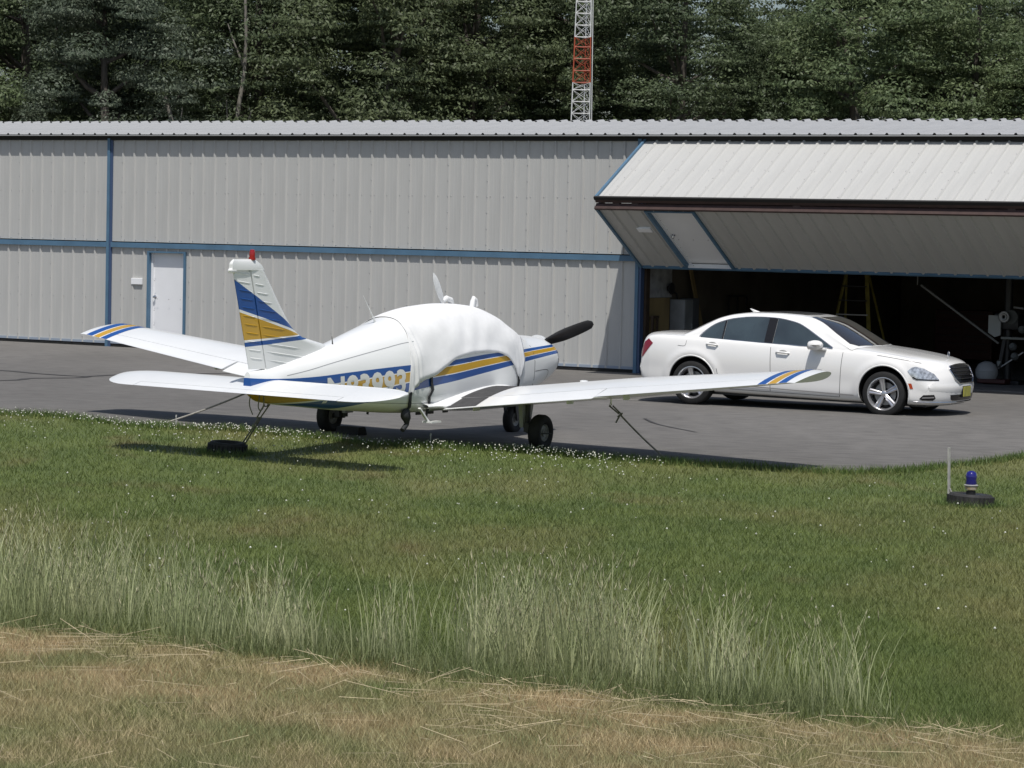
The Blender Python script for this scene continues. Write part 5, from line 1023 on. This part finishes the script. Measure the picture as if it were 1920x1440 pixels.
# ================================================================== wood behind the hangar
def np_mesh(name, V, F, m, smooth=False):
    """V (n,3) float, F (k,3|4) int arrays"""
    me = bpy.data.meshes.new(name); V = np.ascontiguousarray(V, dtype=np.float32); F = np.ascontiguousarray(F, dtype=np.int32); k = F.shape[1]
    me.vertices.add(len(V)); me.vertices.foreach_set('co', V.ravel()); me.loops.add(F.size); me.loops.foreach_set('vertex_index', F.ravel())
    me.polygons.add(len(F)); me.polygons.foreach_set('loop_start', np.arange(0, F.size, k, dtype=np.int32)); me.materials.append(m); me.update(calc_edges=True); return me
def leaf_mat(name, c1, c2, isl=0.35):
    m = bpy.data.materials.new(name); m.use_nodes = True; N = m.node_tree.nodes; L = m.node_tree.links; b = N['Principled BSDF']; b.inputs['Roughness'].default_value = 0.5; b.inputs['Specular IOR Level'].default_value = 0.35
    ge = N.new('ShaderNodeNewGeometry'); oi = N.new('ShaderNodeObjectInfo'); nz = N.new('ShaderNodeTexNoise'); nz.inputs['Scale'].default_value = 0.55; nz.inputs['Detail'].default_value = 3; L.new(ge.outputs['Position'], nz.inputs[0])
    r0 = N.new('ShaderNodeMapRange'); r0.inputs[1].default_value = 0.35; r0.inputs[2].default_value = 0.65; L.new(nz.outputs[0], r0.inputs[0])
    mx = N.new('ShaderNodeMix'); mx.data_type = 'RGBA'; mx.inputs[6].default_value = (*c1, 1); mx.inputs[7].default_value = (*c2, 1); L.new(r0.outputs[0], mx.inputs[0])
    mr = N.new('ShaderNodeMapRange'); mr.inputs[3].default_value = 1 - isl; mr.inputs[4].default_value = 1 + isl; L.new(ge.outputs['Random Per Island'], mr.inputs[0])
    vm = N.new('ShaderNodeVectorMath'); vm.operation = 'SCALE'; L.new(mx.outputs[2], vm.inputs[0]); L.new(mr.outputs[0], vm.inputs[3])
    L.new(vm.outputs[0], b.inputs['Base Color'])
    tr = N.new('ShaderNodeBsdfTranslucent'); L.new(vm.outputs[0], tr.inputs[0]); ms = N.new('ShaderNodeMixShader'); ms.inputs[0].default_value = 0.42; L.new(b.outputs[0], ms.inputs[1]); L.new(tr.outputs[0], ms.inputs[2]); L.new(ms.outputs[0], N['Material Output'].inputs[0]); return m
LEAFM = [leaf_mat('leaf_deep_green', (0.125, 0.160, 0.080), (0.095, 0.128, 0.070)), leaf_mat('leaf_olive_green', (0.140, 0.170, 0.085), (0.108, 0.138, 0.070)), leaf_mat('leaf_silver_green', (0.150, 0.182, 0.130), (0.118, 0.150, 0.104)), leaf_mat('leaf_fresh_green', (0.170, 0.215, 0.105), (0.120, 0.165, 0.080))]
M_BARK = mat('grey_bark', (0.115, 0.10, 0.085), 0.9, var=0.4, scale=6, stretch=(1, 1, 0.3))
def leaves(centers, radii, per, size, rng, flat=0.75):
    """quads spread over clumps: kite-shaped, facing mostly up and outward"""
    n = len(centers) * per; ci = np.repeat(np.arange(len(centers)), per)
    d = rng.normal(size=(n, 3)); d /= np.linalg.norm(d, axis=1, keepdims=True); d[:, 2] = np.abs(d[:, 2]) * 0.45 + d[:, 2] * 0.6
    rr = radii[ci] * (0.55 + 0.5 * rng.random(n) ** 0.6); P = centers[ci] + d * rr[:, None] * np.array([1, 1, flat])
    nrm = d * 0.9 + np.array([0, -0.15, 0.45]) + rng.normal(size=(n, 3)) * 0.45; nrm /= np.linalg.norm(nrm, axis=1, keepdims=True)
    t = rng.normal(size=(n, 3)); t -= nrm * (t * nrm).sum(1, keepdims=True); t /= np.linalg.norm(t, axis=1, keepdims=True); bt = np.cross(nrm, t)
    s = size * (0.6 + 0.8 * rng.random(n))[:, None]
    V = np.stack([P - t * s, P + bt * s * 0.45 + nrm * s * 0.12, P + t * s, P - bt * s * 0.45 + nrm * s * 0.12], 1).reshape(-1, 3)
    F = np.arange(4 * n).reshape(-1, 4); return V, F
def make_tree(seed, H, CW, CB_, per, kind):
    """H height, CW crown half-width, CB_ crown base"""
    rng = np.random.default_rng(seed); g = G(); tips = []
    lean = rng.normal(size=2) * 0.35
    tp = [Vector((lean[0] * (z / H) ** 1.5 * 2 + 0.12 * math.sin(z * 0.8 + seed), lean[1] * (z / H) ** 1.5 * 2, z)) for z in np.linspace(-0.2, H * 0.86, 10)]
    g.tube(tp, [0.26 * (1 - 0.85 * i / 9) + 0.02 for i in range(10)], 9)
    for k in range(17):
        q = 0.25 + 0.70 * rng.random(); b0 = tp[min(9, int(q * 9))]; a = rng.random() * 2 * math.pi; ln = CW * (0.55 + 0.5 * rng.random()) * (1.05 - 0.45 * q); e = Vector((math.cos(a) * ln, math.sin(a) * ln, ln * (0.35 + 0.6 * rng.random())))
        pts = [b0, b0 + e * 0.35 + Vector((0, 0, -0.1)), b0 + e * 0.7 + Vector((0.15 * rng.normal(), 0.15 * rng.normal(), 0.05)), b0 + e]; g.tube(pts, [0.09, 0.065, 0.04, 0.015], 6); tips += [pts[2], pts[3]]
    cs = []; rs = []
    for _ in range(150):
        u = rng.normal(size=3); u /= np.linalg.norm(u); zc = (H + CB_) / 2; hh = (H - CB_) / 2; r = 0.45 + 0.55 * rng.random() ** 0.45
        wz = 1.0 - 0.25 * u[2]; lump = 1 + 0.22 * math.sin(3 * math.atan2(u[1], u[0]) + seed) * (1 - abs(u[2]))
        cs.append((u[0] * CW * r * wz * lump, u[1] * CW * r * wz * lump, zc + u[2] * hh * r)); rs.append(0.45 + 0.7 * rng.random())
    for t in tips: cs.append(tuple(t)); rs.append(0.5 + 0.4 * rng.random())
    V, F = leaves(np.array(cs), np.array(rs), per, 0.066, rng)
    return np_mesh('crown', V, F, LEAFM[kind]), g.mesh('trunk', M_BARK, 60)
TV = [make_tree(1, 13.5, 3.3, 2.4, 360, 0), make_tree(2, 14.5, 3.6, 3.0, 360, 0), make_tree(3, 11.5, 3.4, 1.5, 360, 0), make_tree(4, 16.5, 3.7, 4.0, 360, 0)]
KLAB = ['dense deep green broadleaf tree', 'olive-tinted broadleaf tree', 'low silvery grey-green tree', 'fresh bright green broadleaf tree']
KROW = ['at the front edge of the wood behind the hangar', 'just behind the front trees of the wood', 'at the tall back of the wood']
def plant(x, y, v, kind, sc, rot, row=0):
    r = tag(empty('broadleaf_tree', (x, y, 0), (0, 0, rot)), KLAB[kind] + ' ' + KROW[row], 'tree', KLAB[kind] + 's ' + KROW[row]); r.scale = (sc, sc, sc * (0.94 + 0.12 * random.random()))
    c = obj('crown', TV[v][0], r); obj('trunk', TV[v][1], r); c.material_slots[0].link = 'OBJECT'; c.material_slots[0].material = LEAFM[kind]
rw_ = random.Random(5)
FRONT = [(-24, 92, 0, 1), (-19.6, 90, 2, 3), (-16.2, 93, 1, 0), (-12.6, 89, 2, 2), (-8.6, 93, 0, 0), (-5.2, 91, 2, 1), (-1.6, 94, 1, 1), (2.0, 96, 0, 0), (5.2, 93, 1, 0), (8.9, 95, 2, 0), (11.4, 91, 2, 3), (14.6, 93, 0, 3), (18.0, 90, 2, 3), (21.5, 93, 1, 3), (26, 92, 0, 1)]
for x, y, v, k in FRONT: plant(x, y, v, k, 0.84 if x == 8.9 else 0.95 + 0.15 * rw_.random(), rw_.random() * 6.28)
for i in range(13): plant(-27 + 4.5 * i + rw_.uniform(-0.8, 0.8), 101 + rw_.uniform(-2, 2), 2 if i == 8 else (1, 3, 0)[i % 3], (0, 1, 0, 0, 3)[i % 5], (0.84 if i == 8 else 1.0) + 0.12 * rw_.random(), rw_.random() * 6.28, 1)
for i in range(12): plant(-27 + 5.1 * i + rw_.uniform(-0.8, 0.8), 111 + rw_.uniform(-2, 2), 2 if i == 7 else (3, 1)[i % 2], (0, 0, 1)[i % 3], (0.86 if i == 7 else 1.1) + 0.12 * rw_.random(), rw_.random() * 6.28, 2)
# pale bare trunks showing in front of the wood
M_PALEB = mat('pale_bark', (0.21, 0.195, 0.17), 0.85, var=0.35, scale=5, stretch=(1, 1, 0.3))
def bare(x, y, paths, label):
    r = tag(empty('bare_tree', (x, y, 0)), label, 'tree')
    for i, (pts, r0, r1) in enumerate(paths):
        P_ = curve_pts(pts, 14); G().tube(P_, list(np.linspace(r0, r1, 14)), 8).build('trunk' if i == 0 else 'branch', M_PALEB, r, smooth=60)
bare(-8.95, 89.6, [([(0, 0, -0.2), (0.05, 0, 2.5), (0.0, 0.1, 4.9), (0.1, 0, 6.2), (0.32, 0, 8.0), (0.25, 0, 10.5)], 0.13, 0.04), ([(0.02, 0.05, 5.2), (0.35, -0.1, 5.7), (0.55, -0.1, 6.3)], 0.06, 0.015), ([(0.02, 0.05, 5.4), (-0.2, -0.1, 5.9), (-0.25, -0.1, 6.6)], 0.05, 0.015), ([(0.3, 0, 7.6), (0.0, -0.1, 8.3), (-0.25, -0.1, 9.0)], 0.05, 0.015)], 'slim pale forked trunk standing bare in front of the dark wood')
bare(-10.4, 88.0, [([(0.25, 0, -0.2), (0.1, 0, 3.0), (-0.05, 0, 4.8), (-0.35, 0, 5.9), (-0.55, 0, 6.6)], 0.14, 0.05), ([(-0.2, 0, 5.4), (-0.05, -0.1, 5.9), (0.0, -0.1, 6.3)], 0.04, 0.012)], 'short pale leaning trunk beside the silvery tree')
# low undergrowth closing the foot of the wood
rng = np.random.default_rng(77); n_ = 150; c_ = np.c_[rng.uniform(-34, 34, n_), rng.uniform(97, 118, n_), rng.uniform(0.5, 6.5, n_)]; V, F = leaves(c_, rng.uniform(0.9, 1.9, n_), 170, 0.24, rng)
tag(obj('undergrowth', np_mesh('undergrowth', V, F, LEAFM[0])), 'shadowy leafy undergrowth filling the wood', 'undergrowth', kind='stuff')
# ================================================================== grass
def blade_mesh(name, x, y, h, wdt, lean, m, rng, mid=False):
    n = len(x); z = gz(x, y); az = rng.random(n) * 2 * np.pi; la = rng.random(n) * 2 * np.pi; dx, dy = np.cos(az) * wdt / 2, np.sin(az) * wdt / 2
    tx, ty = x + np.cos(la) * lean * h, y + np.sin(la) * lean * h
    A = np.stack([x - dx, y - dy, z - 0.005], 1); B = np.stack([x + dx, y + dy, z - 0.005], 1); T = np.stack([tx, ty, z + h], 1)
    V = np.stack([A, B, T], 1).reshape(-1, 3); return np_mesh(name, V, np.arange(3 * n).reshape(-1, 3), m)
def sample(n, y0, y1, rng, margin=1.2):
    """even in screen terms: density falls with distance squared"""
    y = 1 / (1 / y1 + (1 / y0 - 1 / y1) * rng.random(n)); x = (rng.random(n) * 2 - 1) * (0.19 * y + margin); return x, y
hay_y = lambda x: 16.34 - 0.578 * x
rng = np.random.default_rng(21); x, y = sample(620000, 12.2, 40, rng)
keep = y < edge_y(x) + 0.03 * rng.normal(size=len(x)); x, y = x[keep], y[keep]; dh = hay_y(x) - y
h = (0.026 + 0.034 * rng.random(len(x))) * np.where(dh > 0, 0.9, 1.0); near = (edge_y(x) - y); h = h * (1 + 0.9 * np.exp(-np.clip(near, 0, 9) / 0.35))
wdt = 0.0040 * (y / 15) * (0.7 + 0.7 * rng.random(len(x)))
lawn = obj('lawn_grass', blade_mesh('lawn_grass', x, y, h, wdt, 0.3 + 1.0 * rng.random(len(x)), M_BLADE, rng)); tag(lawn, 'short mown green grass covering the lawn', 'grass', kind='stuff')
# rank grass along the asphalt edge
ex = rng.uniform(-9, 9, 16000); ey = edge_y(ex) - np.abs(rng.normal(size=16000)) * 0.12 + 0.05
M_EDGEG = mat('edge_grass_green', (0.14, 0.21, 0.06), 0.55, var=0.3, scale=2, coords='World', isl=0.3, transl=0.4)
tag(obj('edge_grass', blade_mesh('edge_grass', ex, ey, 0.045 + 0.075 * rng.random(16000) ** 2, 0.011 + 0.006 * rng.random(16000), 0.2 + 0.7 * rng.random(16000), M_EDGEG, rng)), 'longer fresh grass tufts along the asphalt edge', 'grass', kind='stuff')
# tufts growing up round the sunk tyres and the stake
tx_ = []; ty_ = []
for cx_, cy_, r0, nn in ((-3.26, 32.45, 0.23, 700), (4.83, 29.5, 0.245, 500), (1.90, 33.5, 0.05, 260), (-4.5, 36.05, 0.05, 200)):
    an = rng.random(nn) * 2 * np.pi; rr2 = r0 + np.abs(rng.normal(size=nn)) * 0.07 + 0.005; tx_.append(cx_ + np.cos(an) * rr2); ty_.append(cy_ + np.sin(an) * rr2)
tx_ = np.concatenate(tx_); ty_ = np.concatenate(ty_)
obj('tuft_blades', blade_mesh('tuft_blades', tx_, ty_, 0.03 + 0.075 * rng.random(len(tx_)), 0.009 + 0.005 * rng.random(len(tx_)), 0.2 + 0.8 * rng.random(len(tx_)), M_EDGEG, rng), bpy.data.objects['edge_grass'])['kind'] = 'stuff'
# tall seeding grass in an unmown band
M_TALL = mat('tall_grass_pale', (0.50, 0.51, 0.30), 0.5, col2=(0.34, 0.39, 0.19), var=0.3, scale=2.2, coords='World', isl=0.35, transl=0.4)
M_SEED = mat('grass_seed_heads', (0.46, 0.44, 0.29), 0.6, var=0.3, scale=3, coords='World', isl=0.3, transl=0.3)
def tall(n, rng):
    x = rng.uniform(-5.2, 2.35, n * 2); off = np.abs(rng.normal(size=n * 2)) * 0.62 + 0.22 + 0.16 * np.sin(1.7 * x + 0.5) + 0.09 * np.sin(4.3 * x); y = hay_y(x) + off
    cl = np.sin(2.1 * x + 0.6) + np.sin(4.7 * x + 1.9 * y) + 0.8 * np.sin(9.3 * x + 2) ; keep = (rng.random(n * 2) < 0.42 + 0.27 * cl) & ((x < 1.75) | (rng.random(n * 2) < np.exp(-(x - 1.75) * 4))); x, y = x[keep][:n], y[keep][:n]; n = len(x)
    h = (0.20 + 0.44 * rng.random(n)) * (1 + 0.16 * np.sin(1.9 * x + 1)) * np.where(rng.random(n) < 0.35, 0.62, 1.0); la = rng.random(n) * 2 * np.pi; ln = 0.10 + 0.30 * rng.random(n)
    az = rng.normal(size=n) * 0.8; w_ = 0.0034 + 0.0036 * rng.random(n); z0 = gz(x, y); V = []; t = np.array([0, 0.3, 0.6, 0.85, 1.0]); prof = np.array([1, 0.95, 0.8, 0.55, 0.2])
    for k in range(5):
        cx_ = x + np.cos(la) * ln * h * t[k] ** 2; cy_ = y + np.sin(la) * ln * h * t[k] ** 2; cz = z0 - 0.01 + h * (t[k] - 0.12 * ln * t[k] ** 2)
        for s in (-1, 1): V.append(np.stack([cx_ + s * np.cos(az) * w_ * prof[k] / 2, cy_ + s * np.sin(az) * w_ * prof[k] / 2, cz], 1))
    V = np.stack(V, 1).reshape(-1, 3); b = np.arange(n)[:, None] * 10; F = np.concatenate([b + np.array([[2 * k, 2 * k + 1, 2 * k + 3, 2 * k + 2]]) for k in range(4)], 0)
    # seed heads: thin four-sided spindles on most tops
    sel = rng.random(n) < 0.33; xs_, ys_, hs_ = x[sel], y[sel], h[sel]; m = len(xs_); L_ = 0.05 + 0.06 * rng.random(m); ln2, la2 = ln[sel], la[sel]
    tx = xs_ + np.cos(la2) * ln2 * hs_; ty = ys_ + np.sin(la2) * ln2 * hs_; tz_ = z0[sel] + hs_ * (1 - 0.12 * ln2); dv = np.stack([np.cos(la2) * ln2 * 1.6, np.sin(la2) * ln2 * 1.6, np.ones(m)], 1); dv /= np.linalg.norm(dv, axis=1, keepdims=True)
    P0 = np.stack([tx, ty, tz_ - 0.02], 1); R = 0.0022 + 0.0022 * rng.random(m); mid = P0 + dv * (L_ * 0.4)[:, None]; top = P0 + dv * L_[:, None]
    ring = [mid + np.stack([np.cos(a) * R, np.sin(a) * R, 0 * R], 1) for a in (0, 2.1, 4.2)]; VV = np.stack([P0, top] + ring, 1).reshape(-1, 3); b2 = np.arange(m)[:, None] * 5
    FF = np.concatenate([b2 + np.array([[0, 2 + k, 2 + (k + 1) % 3]]) for k in range(3)] + [b2 + np.array([[1, 2 + (k + 1) % 3, 2 + k]]) for k in range(3)], 0)
    return V, F, VV, FF
V, F, VV, FF = tall(5600, rng)
tg_ = tag(obj('tall_grass', np_mesh('tall_grass', V, F, M_TALL)), 'tall pale seeding grass left unmown between lawn and hay strip', 'grass', kind='stuff')
obj('seed_heads', np_mesh('seed_heads', VV, FF, M_SEED), tg_)['kind'] = 'stuff'
# low green underlayer of the unmown band
x = rng.uniform(-5.2, 2.2, 60000); y = hay_y(x) + np.abs(rng.normal(size=60000)) * 0.7 - 0.12; k_ = ((x < 1.8) | (rng.random(60000) < 0.3)) & (rng.random(60000) < 0.36 + 0.30 * np.sin(2.3 * x + 1) * np.sin(3.1 * y)); x, y = x[k_], y[k_]
M_UNDER = mat('band_grass_green', (0.26, 0.29, 0.135), 0.55, col2=(0.18, 0.22, 0.09), var=0.3, scale=2.5, coords='World', isl=0.35, transl=0.4)
obj('under_blades', blade_mesh('under_blades', x, y, 0.04 + 0.16 * rng.random(len(x)) ** 2, 0.005 + 0.003 * rng.random(len(x)), 0.2 + 0.6 * rng.random(len(x)), M_UNDER, rng), tg_)['kind'] = 'stuff'
# cut stalks lying on the hay strip
n_ = 1500; x, y = sample(n_ * 3, 12.2, 19.5, rng, 1.0); dh = hay_y(x) - y; p_ = np.exp(-np.clip(dh - 0.1, 0, 9) / 0.9) * (dh > -0.12); k_ = rng.random(len(x)) < p_ + 0.10 * (dh > 0); x, y = x[k_][:n_], y[k_][:n_]; n_ = len(x)
a = rng.normal(size=n_) * 0.7 - 0.3; L_ = 0.04 + 0.42 * rng.random(n_) ** 2.5; r_ = 0.0010 + 0.0010 * rng.random(n_); z = 0.02 + 0.035 * rng.random(n_); dz = 0.03 * rng.normal(size=n_); dx, dy = np.cos(a) * L_ / 2, np.sin(a) * L_ / 2; zb0 = gz(x, y) + z
e1 = np.stack([x - dx, y - dy, np.maximum(zb0 - dz, 0.004)], 1); e2 = np.stack([x + dx, y + dy, np.maximum(zb0 + dz, 0.004)], 1); up = np.array([0, 0, 1.0])[None] * r_[:, None]; sd = np.stack([-np.sin(a), np.cos(a), 0 * a], 1) * r_[:, None]
V = np.stack([e1 + up, e1 - up * 0.5 + sd, e1 - up * 0.5 - sd, e2 + up, e2 - up * 0.5 + sd, e2 - up * 0.5 - sd], 1).reshape(-1, 3); b = np.arange(n_)[:, None] * 6; F = np.concatenate([b + np.array([[k, (k + 1) % 3, 3 + (k + 1) % 3, 3 + k]]) for k in range(3)], 0)
M_STRAW = mat('straw', (0.50, 0.42, 0.27), 0.6, var=0.35, scale=4, coords='World', isl=0.35)
tag(obj('hay_stalks', np_mesh('hay_stalks', V, F, M_STRAW)), 'dry straw-coloured cut stalks scattered over the mown hay strip', 'hay', kind='stuff')
# brown stubble blades standing in the hay strip
x, y = sample(260000, 12.2, 20, rng, 1.0); dh = hay_y(x) - y + 0.12 * np.sin(2.3 * x + 1) + 0.08 * np.sin(5.9 * x) + 0.28 * rng.normal(size=len(x)); k_ = dh > 0.0; x, y = x[k_], y[k_]; M_STUB = mat('hay_stubble', (0.56, 0.45, 0.27), 0.7, col2=(0.25, 0.29, 0.13), var=0.3, scale=1.7, coords='World', isl=0.4, transl=0.3)
tag(obj('hay_stubble', blade_mesh('hay_stubble', x, y, 0.025 + 0.045 * rng.random(len(x)), 0.0028 + 0.0022 * rng.random(len(x)), 0.3 + 1.2 * rng.random(len(x)), M_STUB, rng)), 'brown dry stubble of the mown strip in front of the tall grass', 'stubble', kind='stuff')
# white clover heads
n_ = 1000; x = rng.uniform(-7.5, 1.8, n_ * 2); d_ = np.abs(rng.normal(size=n_ * 2)) * 1.6 + 0.02; near = rng.random(n_ * 2) < 0.45; d_ = np.where(near, 0.05 + 0.5 * rng.random(n_ * 2), d_); y = edge_y(x) - d_
cl = np.sin(1.7 * x + 0.8) + np.sin(3.9 * x + 1.3 * y); k_ = rng.random(n_ * 2) < 0.55 + 0.22 * cl; x, y = x[k_][:n_], y[k_][:n_]
fx = rng.uniform(-5, 5, 150); fy = rng.uniform(18.5, 31, 150); x = np.r_[x, fx]; y = np.r_[y, fy]; n_ = len(x); z = gz(x, y) + 0.055 + 0.055 * rng.random(n_); R = 0.006 + 0.0065 * rng.random(n_)
o_ = np.array([[1, 0, 0], [0, 1, 0], [-1, 0, 0], [0, -1, 0], [0, 0, 1], [0, 0, -0.7]]); V = (np.stack([x, y, z], 1)[:, None, :] + o_[None] * R[:, None, None]).reshape(-1, 3); tri = np.array([[0, 1, 4], [1, 2, 4], [2, 3, 4], [3, 0, 4], [1, 0, 5], [2, 1, 5], [3, 2, 5], [0, 3, 5]]); F = (np.arange(n_)[:, None, None] * 6 + tri[None]).reshape(-1, 3)
tag(obj('clover_flowers', np_mesh('clover_flowers', V, F, mat('clover_white', (0.62, 0.62, 0.55), 0.7, var=0.15, scale=3, coords='World', isl=0.2))), 'small white clover heads dotted along the lawn edge', 'clover', kind='stuff')
